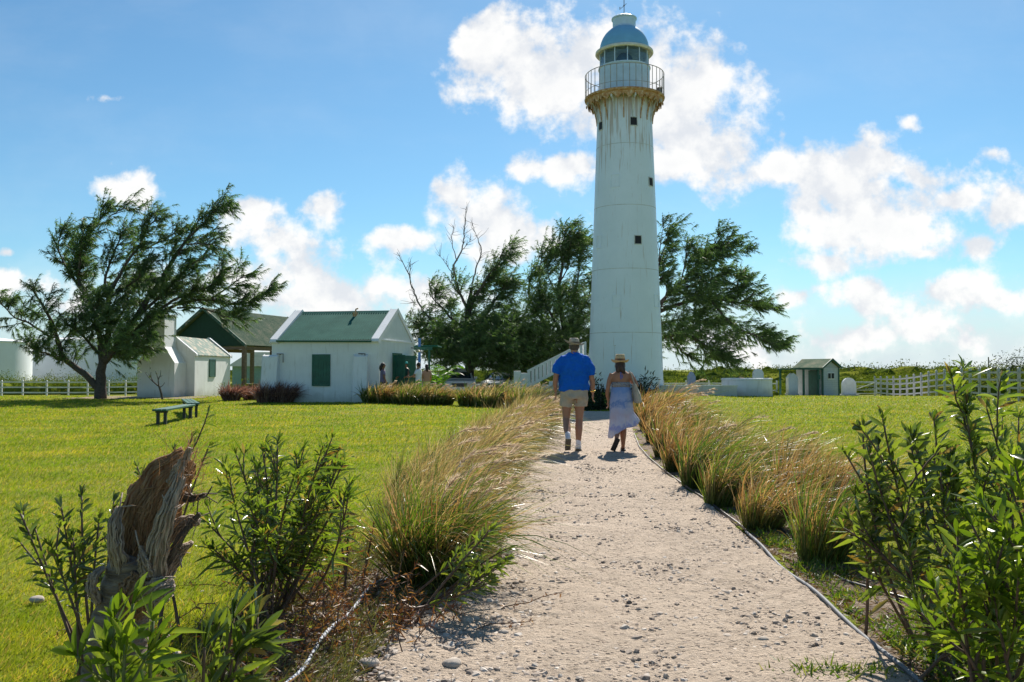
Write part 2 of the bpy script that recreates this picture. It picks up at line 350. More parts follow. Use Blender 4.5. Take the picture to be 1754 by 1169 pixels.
# ---- lawn grass, as far as blades can be seen
m_lawn = leafmat('lawn_blades', [(0.0, (0.12, 0.205, 0.012)), (0.4, (0.225, 0.32, 0.016)), (0.78, (0.32, 0.385, 0.028)), (0.9, (0.44, 0.41, 0.09)), (1.0, (0.44, 0.32, 0.14))], trans=0.5, rough=0.5, spec=0.3, tint=(1.15, 1.15, 0.5), nz=(.6, (1.45, 1.10, 1.5)), nz2=(1.5, (.62, .74, .7)))
n = 620000
D = 1.9*(46/1.9)**(rng.random(n)**0.92); span = 0.66*D+0.6; x = (rng.random(n)*2-1)*span
onp = (x > xl(D)-0.02) & (x < xr(D)+0.04) & (D < PEND)
bedm = ((x > xlb(D)) & (x < xl(D)) | (x > xr(D)) & (x < np.minimum(xr(D)+0.55, xrb(D)))) & (D < 27)
keep = ~onp & ~(bedm & (rng.random(n) < 0.88)) & ~((x > 14) & (D > 50))
# sparse tufts at the near right path edge
x = x[keep]; D = D[keep]; n = len(x)
pt = .6*vnoise(x*1.7, D*1.7, 5)+.5*vnoise(x*.45, D*.45, 6); hgt = (0.022+0.03*rng.random(n))*(0.7+0.7*pt)*(1+0.25*sstep(6, 20, D))
base = np.stack([x, D, gz(x, D)], 1); d = nrm(rng.normal(size=(n, 3))*np.array((0.5, 0.5, 0.15))+np.array((0.15, 0, 0.8)))
wd = np.maximum(0.0045, 0.00075*D)*(0.7+0.6*rng.random(n))
g = Geo(); s_ = nrm(np.cross(d, rng.normal(size=(n, 3)))); tip = base+d*hgt[:, None]+np.array((1, 0, 0))*hgt[:, None]*0.25
V = np.stack([base-s_*wd[:, None]/2, base+s_*wd[:, None]/2, tip], 1).reshape(-1, 3); g.add(V, tris=np.arange(3*n).reshape(-1, 3))
tag(g.build('lawn_grass', m_lawn), 'short bright yellow green lawn grass on both sides of the gravel path', 'grass', kind='stuff')

# ---- weeds: green ground cover along the right edge of the path and a tuft at the bottom
m_weed = leafmat('weed_leaves', [(0, (0.06, 0.12, 0.012)), (0.6, (0.13, 0.21, 0.02)), (1, (0.30, 0.27, 0.07))], trans=0.4, tint=(1.2, 1.25, 0.5))
g = Geo(); n = 9000
y = 3.6+5.5*rng.random(n)**1.3; x = xr(y)+0.10+np.abs(rng.normal(size=n))*0.42*(0.7+0.25*np.sin(y*7))
k = vnoise(x*5, y*5, 21) > 0.38; x = x[k]; y = y[k]; n = len(x)
x2 = G(1440, 1160)[0]+rng.normal(size=900)*0.13; y2 = G(1440, 1160)[1]+rng.normal(size=900)*0.05; x = np.concatenate([x, x2]); y = np.concatenate([y, y2]); n = len(x)
ribbons(g, np.stack([x, y, gz(x, y)], 1), nrm(rng.normal(size=(n, 3))*np.array((.8, .8, .3))+np.array((0.1, 0, 0.8))), 0.03+0.06*rng.random(n), 0.007+0.006*rng.random(n), rng.normal(size=(n, 3))*0.25-np.array((0, 0, .25)), 2, 'leaf')
tag(g.build('ground_weeds', m_weed), 'low green weeds creeping along the right edge of the gravel path', 'weeds', kind='stuff')

# ---- pebbles on and beside the path
ico_v = []; ph = (1+sqrt(5))/2
for a_, b_ in ((1, ph), (-1, ph), (1, -ph), (-1, -ph)): ico_v += [(0, a_, b_), (a_, b_, 0), (b_, 0, a_)]
ico_v = np.array(ico_v); ico_v /= np.linalg.norm(ico_v[0])
ico_f = [(i, j, k) for i in range(12) for j in range(i+1, 12) for k in range(j+1, 12) if all(np.linalg.norm(ico_v[a]-ico_v[b]) < 1.1 for a, b in ((i, j), (j, k), (i, k)))]
ico_f = [f if np.dot(np.cross(ico_v[f[1]]-ico_v[f[0]], ico_v[f[2]]-ico_v[f[0]]), ico_v[f[0]]) > 0 else (f[0], f[2], f[1]) for f in ico_f]
def pebbles(g, x, y, z, r):
    n = len(x); sc3 = r[:, None]*(0.65+0.6*rng.random((n, 3)))*np.array((1, 1, 0.62)); ang = rng.random(n)*2*pi
    v = ico_v[None]*(1+0.22*rng.normal(size=(n, 12, 1))).clip(.6, 1.4)*sc3[:, None, :]
    vx = v[..., 0]*np.cos(ang)[:, None]-v[..., 1]*np.sin(ang)[:, None]; vy = v[..., 0]*np.sin(ang)[:, None]+v[..., 1]*np.cos(ang)[:, None]
    V = np.stack([vx+x[:, None], vy+y[:, None], v[..., 2]+z[:, None]+r[:, None]*0.22], -1)
    f = np.array(ico_f)[None]+np.arange(n)[:, None, None]*12; g.add(V.reshape(-1, 3), tris=f.reshape(-1, 3))
m_peb, t, o = new_mat('pebble'); gg = t.nodes.new('ShaderNodeNewGeometry')
c = ramp(t, gg.outputs['Random Per Island'], [(0, (0.10, 0.085, 0.075)), (0.25, (0.22, 0.18, 0.15)), (0.5, (0.40, 0.33, 0.27)), (0.8, (0.52, 0.45, 0.38)), (1, (0.66, 0.60, 0.53))])
c = mixc(t, mth(t, 'MULTIPLY', noise(t, 90, 3), 0.5), c, (0.4, 0.33, 0.27)); p = pr(t, c, 0.9, 0, 0.2); t.links.new(p.outputs[0], o.inputs[0])
g = Geo(); n = 30000
y = 2.6*(22/2.6)**(rng.random(n)**1.15); q = rng.random(n); x = (xl(y)-0.05)*(1-q)+(xr(y))*q
k = (vnoise(x*2.2, y*2.2, 31)+0.6*rng.random(n)) > 0.50; x = x[k]; y = y[k]; n = len(x)
pebbles(g, x, y, gz(x, y)+0.016, np.minimum(0.0035+0.016*rng.random(n)**5, .02))
n = 4200  # dark rubble patch in the left foreground
c0 = G(770, 1080); x = c0[0]+rng.normal(size=n)*0.42; y = c0[1]+rng.normal(size=n)*0.62
pebbles(g, x, y, gz(x, y)+0.012, 0.005+0.021*rng.random(n)**2.4)
tag(g.build('gravel', m_peb), 'loose pebbles and gravel scattered over the sandy path', 'gravel', kind='stuff')
# single larger stones
m_stone = simple('stone', (0.42, 0.36, 0.30), 0.9, var=0.3, scale=25, bmp=0.5)
words = ['pale rounded stone lying at the bottom edge of the photo left of the path', 'flat pale stone among the rubble under the near left grass clump', 'rounded grey stone at the end of the left white hose', 'small pale stone sunk in the middle of the path foreground',
         'small grey stone near the right hose in the foreground', 'brown stone just behind the near left rubble patch', 'small pale stone lying alone in the lawn grass at the left']
for (px, py, r), w in zip([(775, 1150, .035), (800, 1072, .028), (632, 1148, .033), (862, 1092, .020), (1307, 1105, .022), (740, 1082, .03), (62, 1036, .03)], words):
    q = G(px, py); gs = Geo(); me = []
    gs.ball((0, 0, 0), (r*1.3, r, r*.75), 12, 8); vv = gs.v[0]; vv *= (1+0.10*np.sin(vv[:, :1]*90+py)+0.08*np.sin(vv[:, 1:2]*130))
    tag(gs.build('stone', m_stone, at=(q[0], q[1], gz(q[0], q[1])+r*.45+.015), smooth=True), w, 'stone', 'larger stones in the foreground')

# ---- hoses / edging
m_hose = simple('hose_grey', (0.15, 0.155, 0.165), 0.7, var=0.3, scale=8, bmp=0.1)
m_hosew = simple('hose_pale', (0.34, 0.37, 0.42), 0.65, var=0.45, scale=14, bmp=0.1)
m_black = simple('hose_black', (0.03, 0.03, 0.035), 0.4)
def spline(pts, n):
    pts = np.array(pts, float); s = np.r_[0, np.cumsum(np.linalg.norm(np.diff(pts, axis=0), axis=1))]; u_ = np.linspace(0, s[-1], n)
    q = np.stack([np.interp(u_, s, pts[:, i]) for i in range(3)], 1)
    for _ in range(3): q[1:-1] = (q[:-2]+2*q[1:-1]+q[2:])/4
    return q
def hose(pix, r, mat, label, z=0.03, n=80, extra=None):
    q = spline([G(*p_)+np.array((0, 0, z)) for p_ in pix], n); q[:, 2] += 0.012*np.sin(np.linspace(0, 17, n)); g = Geo(); g.tube(q, r, 8)
    return tag(g.build('hose', mat, origin=tuple(q[0]), smooth=True), label, 'hose')
hose([(1640, 1250), (1560, 1169), (1500, 1113), (1432, 1057), (1380, 1010), (1330, 970), (1300, 940), (1278, 915)], 0.011, m_hose, 'grey hose running along the right edge of the path in the foreground')
q = np.array([G(px, py) for px, py in ((1278, 915), (1272, 908), (1240, 885), (1215, 865), (1175, 838), (1140, 812), (1112, 788), (1095, 768), (1086, 745))]); q[:, 2] += .03; q = spline(q, 70)
g = Geo(); 
for i in range(len(q)-1): g.bar(q[i], q[i+1], 0.010, 0.022)
tag(g.build('lawn_edging', m_black, origin=tuple(q[0])), 'thin dark edging strip along the far right side of the path', 'edging')
hose([(440, 1250), (512, 1169), (545, 1120), (580, 1080), (618, 1040), (640, 1012), (665, 1000)], 0.010, m_hosew, 'pale scuffed hose on the soil left of the path in the foreground', 0.045)
hose([(1330, 905), (1370, 940), (1400, 968), (1450, 1000), (1500, 1020), (1560, 1035), (1640, 1050)], 0.009, m_black, 'black irrigation hose under the right grass clumps', 0.02)
hose([(1620, 1040), (1670, 1070), (1720, 1085), (1800, 1100)], 0.010, m_hosew, 'pale hose lying under the right oleander bushes', 0.03)

# ------------------------------------------------------------------ lighthouse
m_lh, t, o = new_mat('lighthouse_paint')
ns = noise(t, 3.0, 6, 0.6, sc=(3.0, 3.0, 0.12)); nd = noise(t, 1.2, 4, 0.6); nf = noise(t, 9, 4, 0.6, sc=(2.5, 2.5, .5))
c = mixc(t, ramp(t, nd, [(0.3, (0, 0, 0)), (0.7, (0.7, 0.7, 0.7))]), (0.76, 0.83, 0.88), (0.68, 0.76, 0.81))
tcn = t.nodes.new('ShaderNodeTexCoord'); sz = t.nodes.new('ShaderNodeSeparateXYZ'); t.links.new(tcn.outputs['Object'], sz.inputs[0])
hi = smooth(t, sz.outputs[2], 9.5, 14.0); lo = smooth(t, sz.outputs[2], 1.2, 0.0)
streak = smooth(t, mth(t, 'ADD', ns, mth(t, 'MULTIPLY', hi, 0.16)), 0.60, 0.74)
c = mixc(t, mth(t, 'MULTIPLY', streak, 0.62), c, (0.36, 0.21, 0.09))
c = mixc(t, mth(t, 'MULTIPLY', smooth(t, nf, 0.62, 0.75), 0.30), c, (0.33, 0.25, 0.16))
c = mixc(t, mth(t, 'MULTIPLY', hi, 0.08), c, (0.50, 0.40, 0.25)); c = mixc(t, mth(t, 'MULTIPLY', lo, 0.3), c, (0.4, 0.36, 0.28))
p = pr(t, c, 0.42, 0, 0.5); bump(t, p, mth(t, 'ADD', nf, nd), 0.15, 0.01); t.links.new(p.outputs[0], o.inputs[0])
m_rust, t, o = new_mat('rusty_iron')
c = ramp(t, noise(t, 7, 6, 0.7), [(0.32, (0.62, 0.56, 0.44)), (0.45, (0.48, 0.31, 0.16)), (0.6, (0.36, 0.17, 0.06)), (0.75, (0.16, 0.075, 0.03))]); p = pr(t, c, 0.8); t.links.new(p.outputs[0], o.inputs[0])
m_dome = simple('dome_paint', (0.17, 0.40, 0.58), 0.45, var=0.08, scale=2)
m_rim = simple('rim_paint', (0.62, 0.62, 0.52), 0.6, var=0.2, scale=4)
m_lh2 = simple('lantern_paint', (0.48, 0.62, 0.72), 0.5, var=.10, scale=3)
m_railp = simple('rail_paint', (0.30, 0.28, 0.25), .6, var=.4, scale=6)
m_dark = simple('dark_opening', (0.012, 0.012, 0.014), 0.7, bmp=0)
m_iron = simple('dark_iron', (0.11, 0.09, 0.075), 0.6, var=0.4, scale=9)
m_glass, t, o = new_mat('lantern_glass')
gl = t.nodes.new('ShaderNodeBsdfGlossy'); gl.inputs['Roughness'].default_value = 0.04; tr = t.nodes.new('ShaderNodeBsdfTransparent'); tr.inputs[0].default_value = (0.62, 0.78, 0.86, 1)
fr = t.nodes.new('ShaderNodeFresnel'); fr.inputs[0].default_value = 1.5; mx = t.nodes.new('ShaderNodeMixShader'); t.links.new(mth(t, 'MULTIPLY_ADD', fr.outputs[0], 0.8, 0.06), mx.inputs[0]); t.links.new(tr.outputs[0], mx.inputs[1]); t.links.new(gl.outputs[0], mx.inputs[2]); t.links.new(mx.outputs[0], o.inputs[0])
Z0 = float(gz(LX, LY))-0.25
lh = thing('lighthouse', (LX, LY, Z0), 'tall white iron lighthouse with rusty gallery, glazed lantern room and blue domed roof', 'lighthouse')
pm = 1500/42.0
def zpx(y): d_ = ray(1070, y); return 42.0*d_[2]/d_[1]+CH-Z0
prof = [(670, 64), (640, 63.2), (600, 62), (500, 58.2), (400, 54.3), (300, 50.6), (215, 47.3), (190, 46.8), (165, 46.5)]
rr = []
pz = [zpx(y) for y, _ in prof][::-1]; pw = [w/pm for _, w in prof][::-1]
zs = np.linspace(-0.0, zpx(166), 60); pz2 = np.array([zpx(y) for y, _ in prof]); pw2 = np.array(pw[::-1])
shaft_r = lambda z: float(np.interp(z, pz2, pw2))
g = Geo(); g.rings([(0, 0, z, shaft_r(z), shaft_r(z)) for z in zs], 72); g.build('shaft', m_lh, lh, smooth=True)
for y in (257, 360, 466, 572):
    z = zpx(y); g = Geo(); g.rings([(0, 0, z-.012, shaft_r(z)+.002, shaft_r(z)+.002), (0, 0, z-.009, shaft_r(z)+.006, shaft_r(z)+.006), (0, 0, z+.009, shaft_r(z)+.006, shaft_r(z)+.006), (0, 0, z+.012, shaft_r(z)+.002, shaft_r(z)+.002)], 72, caps=False)
    g.build('seam', simple('seam_paint', (0.52, 0.53, 0.50), 0.6, var=0.3, scale=3) if y == 257 else bpy.data.materials['seam_paint'], lh, smooth=True)
def curved_panel(g, ac, z0, z1, hw, off, th):
    """panel on the shaft at azimuth ac (0 = facing camera, + to the right)"""
    rm = shaft_r((z0+z1)/2); da = hw/rm; n = 6; vo_ = []; 
    for z in (z0, z1):
        for r_ in (shaft_r(z)+off-th, shaft_r(z)+off):
            for i in range(n+1):
                a = ac-da+2*da*i/n; vo_.append((r_*sin(a), -r_*cos(a), z))
    k = n+1; q = []
    for i in range(n): q += [(k+i, k+i+1, 3*k+i+1, 3*k+i), (i, 2*k+i, 2*k+i+1, i+1), (2*k+i, 3*k+i, 3*k+i+1, 2*k+i+1), (i, i+1, k+i+1, k+i)]
    q += [(0, k, 3*k, 2*k), (n, 2*k+n, 3*k+n, k+n)]; g.add(vo_, q)
def lh_open(px, py, dark, w=.17, h=.19):
    z = zpx(py); r_ = shaft_r(z); a = math.asin(max(-.97, min(.97, (px-1069.5+(py-400)*.002)/pm/r_))); d_ = ray(px, py); z = (42-r_*cos(a))*d_[2]/d_[1]+CH-Z0
    fm = m_iron if dark else bpy.data.materials['seam_paint']; root = Geo(); f_ = 0.035 if dark else 0.02
    curved_panel(root, a, z+h, z+h+f_, w+f_, .03, .06); curved_panel(root, a, z-h-f_, z-h, w+f_, .03, .06)
    da = (w+f_/2)/r_
    for s in (-1, 1): curved_panel(root, a+s*da, z-h, z+h, f_/2, .03, .06)
    o_ = root.build('window' if dark else 'blind_window', m_lh if not dark else bpy.data.materials['seam_paint'], lh)
    gp = Geo(); curved_panel(gp, a, z-h, z+h, w, .008, .04)
    gp.build('pane' if dark else 'panel', m_dark if dark else m_lh, o_)
for q in ((1079, 208, 1), (1027, 216, 1), (1109, 312, 1), (1084, 411, 1)): lh_open(q[0], q[1], True, .155, .185)
for q in ((1048, 310), (1022, 415), (1048, 516), (1117, 516)): lh_open(q[0], q[1], False, .19, .28)
# seam of a tall door panel at the foot
g = Geo(); curved_panel(g, -0.42, 0.6, 2.3, 0.008, .006, .03); curved_panel(g, -0.42, 2.3, 2.33, 0.06, .010, .03); g.build('door_seam', bpy.data.materials['seam_paint'], lh)
# gallery
DZ = zpx(171); DR = 69.0/pm
g = Geo(); g.rings([(0, 0, DZ-.10, DR-.10, DR-.10), (0, 0, DZ-.07, DR-.02, DR-.02), (0, 0, DZ-.0, DR, DR), (0, 0, DZ+.03, DR-.01, DR-.01)], 72); g.build('gallery_deck', m_rust, lh)
NB = 20
for k in range(NB):
    a = 2*pi*(k+.5)/NB; g = Geo(); r0 = shaft_r(DZ-1.15)+.01; pts = []
    for i in range(11):
        s = i/10; r_ = r0+(DR-.12-r0)*(1-sqrt(max(0, 1-s**2)))**0.85; pts.append((r_*sin(a), -r_*cos(a), DZ-1.25+1.13*s))
    for i in range(10): g.bar(pts[i], pts[i+1], 0.05, 0.06)
    # web: lacy scallops near the deck
    for i in range(4):
        rr_ = DR-.14-i*.12; g.bar((rr_*sin(a), -rr_*cos(a), DZ-.11), ((rr_-.04)*sin(a), -(rr_-.04)*cos(a), DZ-.11-(.30+.13*i)), 0.03, 0.02)
    g.ball(((DR-.10)*sin(a), -(DR-.10)*cos(a), DZ-.30), (.035, .035, .09), 6, 5)
    g.build('bracket', m_rust if k % 3 else bpy.data.materials['seam_paint'], lh)
# scalloped valance ring under the deck edge (arches between brackets)
g = Geo(); nn = NB*8
for j in range(nn):
    a0 = 2*pi*j/nn; a1 = 2*pi*(j+1)/nn; f_ = lambda a: 0.12+0.20*abs(cos(a*NB/2))**3
    r_ = DR-.09; g.add([(r_*sin(a0), -r_*cos(a0), DZ-.10), (r_*sin(a1), -r_*cos(a1), DZ-.10), ((r_-.06)*sin(a1), -(r_-.06)*cos(a1), DZ-.10-f_(a1)), ((r_-.06)*sin(a0), -(r_-.06)*cos(a0), DZ-.10-f_(a0)),
          ((r_-.03)*sin(a0), -(r_-.03)*cos(a0), DZ-.10), ((r_-.03)*sin(a1), -(r_-.03)*cos(a1), DZ-.10), ((r_-.09)*sin(a1), -(r_-.09)*cos(a1), DZ-.10-f_(a1)), ((r_-.09)*sin(a0), -(r_-.09)*cos(a0), DZ-.10-f_(a0))], [(0, 1, 2, 3), (7, 6, 5, 4), (3, 2, 6, 7), (0, 4, 5, 1)])
g.build('valance', m_rust, lh)
rail = Geo(); NR = 40; RT = zpx(131)
def ring_pts(r_, z, n=72): return [(r_*cos(2*pi*i/n), r_*sin(2*pi*i/n), z) for i in range(n+1)]
rail.tube(ring_pts(DR-.04, RT), .018, 6, cap=False); rail.tube(ring_pts(DR-.04, DZ+.32), .011, 6, cap=False)
ro = rail.build('railing', m_railp, lh)
for k in range(NR):
    a = 2*pi*k/NR; g = Geo(); g.tube([((DR-.04)*cos(a), (DR-.04)*sin(a), DZ+.02), ((DR-.04)*cos(a), (DR-.04)*sin(a), RT)], .016, 6); g.build('baluster', m_railp, ro)
# lantern room
WR = 1.22; WT = zpx(121); RZ = zpx(93)
g = Geo(); g.rings([(0, 0, DZ+.03, WR, WR), (0, 0, WT, WR, WR), (0, 0, WT+.02, WR+.04, WR+.04), (0, 0, WT+.07, WR+.04, WR+.04), (0, 0, WT+.09, WR-.05, WR-.05)], 48); g.build('lantern_wall', m_lh2, lh)
g = Geo(); g.rings([(0, 0, WT+.08, WR-.06, WR-.06), (0, 0, RZ+.05, WR-.06, WR-.06)], 12, caps=False); g.build('glazing', m_glass, lh)
for k in range(12):
    a = 2*pi*(k)/12; g = Geo(); g.bar(((WR-.05)*cos(a), (WR-.05)*sin(a), WT+.08), ((WR-.05)*cos(a), (WR-.05)*sin(a), RZ+.05), .045); g.build('glazing_bar', m_lh2, lh)
g = Geo(); g.rings([(0, 0, WT+.05, .30, .30), (0, 0, WT+.25, .34, .34), (0, 0, WT+.5, .42, .42), (0, 0, RZ-.15, .36, .36), (0, 0, RZ, .2, .2)], 16); g.build('lamp_lens', simple('lens', (.05, .10, .10), .15), lh, smooth=True)
# roof: rim, dome, vent
g = Geo(); R1 = 50/pm; g.rings([(0, 0, RZ-.02, R1-.22, R1-.22), (0, 0, RZ-.07, R1-.04, R1-.04), (0, 0, RZ-.02, R1, R1), (0, 0, RZ+.06, R1-.01, R1-.01), (0, 0, RZ+.12, R1-.12, R1-.12), (0, 0, RZ+.15, R1-.24, R1-.24)], 56); g.build('roof_rim', m_rim, lh, smooth=False)
g = Geo(); rr = []; zt = zpx(50); r0 = R1-.21
for i in range(15):
    s = i/14; th = s*radians(64); rr.append((0, 0, RZ+.14+(zt-RZ-.14)*sin(th)/sin(radians(64)), 0.56+(r0-.56)*(cos(th)-cos(radians(64)))/(1-cos(radians(64))), 0.56+(r0-.56)*(cos(th)-cos(radians(64)))/(1-cos(radians(64)))))
g.rings(rr, 56); g.build('dome', m_dome, lh, smooth=True)
g = Geo(); g.rings([(0, 0, zt-.02, .60, .60), (0, 0, zt+.05, .56, .56), (0, 0, zt+.07, .55, .55), (0, 0, zt+.42, .56, .56), (0, 0, zt+.44, .61, .61), (0, 0, zt+.50, .61, .61), (0, 0, zt+.56, .5, .5), (0, 0, zt+.62, .1, .1)], 40); g.build('vent_cap', m_lh2, lh)
g = Geo(); g.tube([(0, 0, zt+.6), (0, 0, zt+1.7)], .018, 6); g.tube([(-.16, 0, zt+1.0), (.12, 0, zt+1.25)], .012, 5); g.ball((0, 0, zt+1.15), .04, 8, 6); g.tube([(-.2, 0, zt+.95), (-.2, 0, zt+1.08)], .02, 5); g.build('lightning_rod', m_iron, lh)
g = Geo(); g.box(1.45, 1.68, -.9, -.7, DZ+.03, DZ+.33); bevel(g.build('lamp_box', m_iron, lh), .02)
# low shrub base plinth
g = Geo(); g.rings([(0, 0, 0.05, 1.98, 1.98), (0, 0, .30, 1.98, 1.98), (0, 0, .33, 1.93, 1.93)], 56); g.build('plinth', simple('plinth_concrete', (.45, .43, .40), .9), lh)
# ------------------------------------------------------------------ buildings
m_wall, t, o = new_mat('whitewash')
na = noise(t, 1.6, 5, 0.6); nb = noise(t, 9, 5, 0.7); nv = noise(t, 4, 4, .6, sc=(2, 2, .25))
c = mixc(t, ramp(t, na, [(0.3, (0, 0, 0)), (0.7, (1, 1, 1))]), (0.78, 0.79, 0.79), (0.70, 0.71, 0.71))
c = mixc(t, mth(t, 'MULTIPLY', smooth(t, nv, 0.54, 0.76), 0.5), c, (0.45, 0.43, 0.38))
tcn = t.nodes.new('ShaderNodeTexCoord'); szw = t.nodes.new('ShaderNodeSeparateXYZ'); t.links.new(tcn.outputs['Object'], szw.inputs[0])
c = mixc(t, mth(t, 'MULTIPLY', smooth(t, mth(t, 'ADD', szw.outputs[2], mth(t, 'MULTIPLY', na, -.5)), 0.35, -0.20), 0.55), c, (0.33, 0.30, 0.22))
p = pr(t, c, 0.85, 0, .3); bump(t, p, nb, 0.18, 0.008); t.links.new(p.outputs[0], o.inputs[0])
m_greenp = simple('green_paint', (0.012, 0.095, 0.062), 0.5, var=0.25, scale=4)
m_greenroof, t, o = new_mat('green_corrugated')
na = noise(t, 1.3, 5, 0.65); nb = noise(t, 7, 5, .7, sc=(6, .8, .8))
c = mixc(t, ramp(t, na, [(.35, (0, 0, 0)), (.7, (1, 1, 1))]), (0.012, 0.105, 0.080), (0.035, 0.155, 0.12)); c = mixc(t, mth(t, 'MULTIPLY', smooth(t, nb, .55, .75), .3), c, (0.12, 0.14, 0.10))
p = pr(t, c, 0.85, 0, .12); t.links.new(p.outputs[0], o.inputs[0])
m_oldroof, t, o = new_mat('weathered_green_roof')
na = noise(t, 1.1, 6, 0.7); nb = noise(t, 6, 5, .7, sc=(5, .6, .6))
c = ramp(t, mth(t, 'ADD', mth(t, 'MULTIPLY', na, .5), mth(t, 'MULTIPLY', nb, .5)), [(.38, (0.07, 0.12, 0.08)), (.5, (0.14, 0.19, 0.125)), (.64, (0.30, 0.27, 0.19))]); p = pr(t, c, 0.95, 0, .1); t.links.new(p.outputs[0], o.inputs[0])
m_cottroof, t, o = new_mat('peeling_green_roof')
c = ramp(t, noise(t, 3.2, 6, 0.65), [(.42, (0.022, 0.085, 0.060)), (.52, (0.06, 0.12, 0.085)), (.58, (0.28, 0.24, 0.17))]); p = pr(t, c, 0.8); t.links.new(p.outputs[0], o.inputs[0])
m_wood = simple('old_wood', (0.16, 0.12, 0.08), 0.85, var=.4, scale=6, sc=(1, 1, 5))
m_white = simple('white_paint', (0.72, 0.72, 0.70), 0.6, var=0.10, scale=5)
m_inside = simple('dark_interior', (0.03, 0.035, 0.035), 0.9, bmp=0)

def corr(g, a0, a1, P0, P1, amp=.018, per=.11, th=.012):
    """corrugated sheet between a=a0..a1, sloping from point P0 (b,z) to P1 (b,z); ridges run down the slope"""
    n = int((a1-a0)/per*6); a = np.linspace(a0, a1, n+1); w = amp*np.sin(2*pi*a/per); d = np.array(P1, float)-np.array(P0, float); nn = np.array((-d[1], d[0]))/np.linalg.norm(d)
    if nn[1] < 0: nn = -nn
    for off, fl in ((0, 0), (-th, 1)):
        v = []
        for Pq in (P0, P1):
            for i in range(n+1): v.append((a[i], Pq[0]+nn[0]*(w[i]+off), Pq[1]+nn[1]*(w[i]+off)))
        q = [(i, i+1, n+2+i, n+1+i) for i in range(n)]; g.add(v, q if not fl else [f[::-1] for f in q])

# main house --------------------------------------------------------
AX, AY = -5.46, 36.0; ANG = -radians(11)
HW, HD = 4.75, 4.7; EH, PK = 2.66, 4.02
orig = np.array((AX, AY))-HW*np.array((cos(ANG), sin(ANG)))
hz = -0.04
house = thing('cottage', (orig[0], orig[1], hz), 'whitewashed cottage with green corrugated roof, green shutter and open green door in its gable', 'house', rz=ANG)
g = Geo(); WT_ = .28
g.box(0, HW, 0, WT_, -.2, EH)                       # front wall
g.box(0, HW, HD-WT_, HD, -.2, EH)                   # back wall
g.prism([(WT_, -.2), (WT_, EH), (HD/2, PK-.12), (HD-WT_, EH), (HD-WT_, -.2)], 0, WT_, 'x')
# right gable with door opening from b=2.0..3.0, z 0..2.05
g.box(HW-WT_, HW, WT_, 1.75, -.2, EH); g.box(HW-WT_, HW, 2.85, HD-WT_, -.2, EH); g.box(HW-WT_, HW, 1.75, 2.85, 2.05, EH)
g.prism([(WT_, EH), (HD/2, PK-.12), (HD-WT_, EH)], HW-WT_, HW, 'x')
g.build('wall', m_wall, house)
for a0 in (-.03, HW-WT_-.02):    # raised gable copings
    g = Geo(); a1 = a0+WT_+.05; s_ = (PK+.07-EH)/(HD/2)
    g.prism([(-.14, EH-.12), (-.08, EH+.02), (HD/2, PK+.05), (HD+.08, EH+.02), (HD+.16, EH-.12), (HD+.02, EH-.14), (HD/2, PK-.10), (-.02, EH-.14)], a0, a1, 'x')
    bevel(g.build('gable_coping', m_wall, house), .03)
g = Geo(); corr(g, WT_+.03, HW-WT_-.03, (-.10, EH-.02), (HD/2, PK-.06)); corr(g, WT_+.03, HW-WT_-.03, (HD+.10, EH-.02), (HD/2, PK-.06))
g.build('roof', m_greenroof, house, smooth=True)
g = Geo(); g.prism([(HD/2-.16, PK-.14), (HD/2, PK-.02), (HD/2+.16, PK-.14), (HD/2, PK-.05)], WT_+.04, HW-WT_-.04, 'x'); g.build('ridge_cap', m_greenroof, house)
g = Geo(); g.tube([(WT_, -.16, EH-.06), (HW-WT_, -.16, EH-.09)], .045, 8); g.build('gutter', m_greenp, house)
g = Geo(); g.box(HW*.60, HW*.60+.16, HD/2-.45, HD/2-.25, PK-.36, PK-.10); g.tube([(HW*.60+.08, HD/2-.35, PK-.12), (HW*.60+.1, HD/2-.33, PK+.03), (HW*.60+.2, HD/2-.33, PK+.06)], .035, 8); g.build('roof_vent', m_rust, house)
def shutter(parent, a0, a1, z0, z1, b, boards=6):
    g = Geo(); f_ = .06
    g.box(a0-f_, a0, b-.03, b+.05, z0-f_, z1+f_); g.box(a1, a1+f_, b-.03, b+.05, z0-f_, z1+f_); g.box(a0, a1, b-.03, b+.05, z1, z1+f_); g.box(a0, a1, b-.045, b+.05, z0-f_, z0)
    w = g.build('window', m_greenp, parent); g = Geo(); bw = (a1-a0)/boards
    for i in range(boards): g.box(a0+i*bw+.004, a0+(i+1)*bw-.004, b-.018, b+.03, z0+.003, z1-.003)
    for z in (z0+.15, z1-.2): g.box(a0+.02, a1-.02, b-.032, b-.019, z, z+.08)
    g.build('shutter', m_greenp, w)
ct = HW*(553-465)/(648-465); shutter(house, ct-.40, ct+.28, .78, 1.98, -.02)
def buttress(parent, a0, a1, zt, d0, d1):
    g = Geo(); g.prism([(0.02, -.2), (-d1, -.2), (-d0, zt-.02), (0.02, zt+.05)], a0, a1, 'x'); bevel(g.build('buttress', m_wall, parent), .03)
buttress(house, -.34, .36, 1.98, .16, .42); buttress(house, HW-1.05, HW-.42, 1.98, .16, .42)
g = Geo()
for a in (.42, HW-.72): g = Geo(); g.tube([(a, -.02, 2.04), (a-.14, -.10, 2.06), (a+.14, -.10, 2.06), (a+.14, -.1, 1.7)], .02, 6); g.build('drain_pipe', m_iron, house)
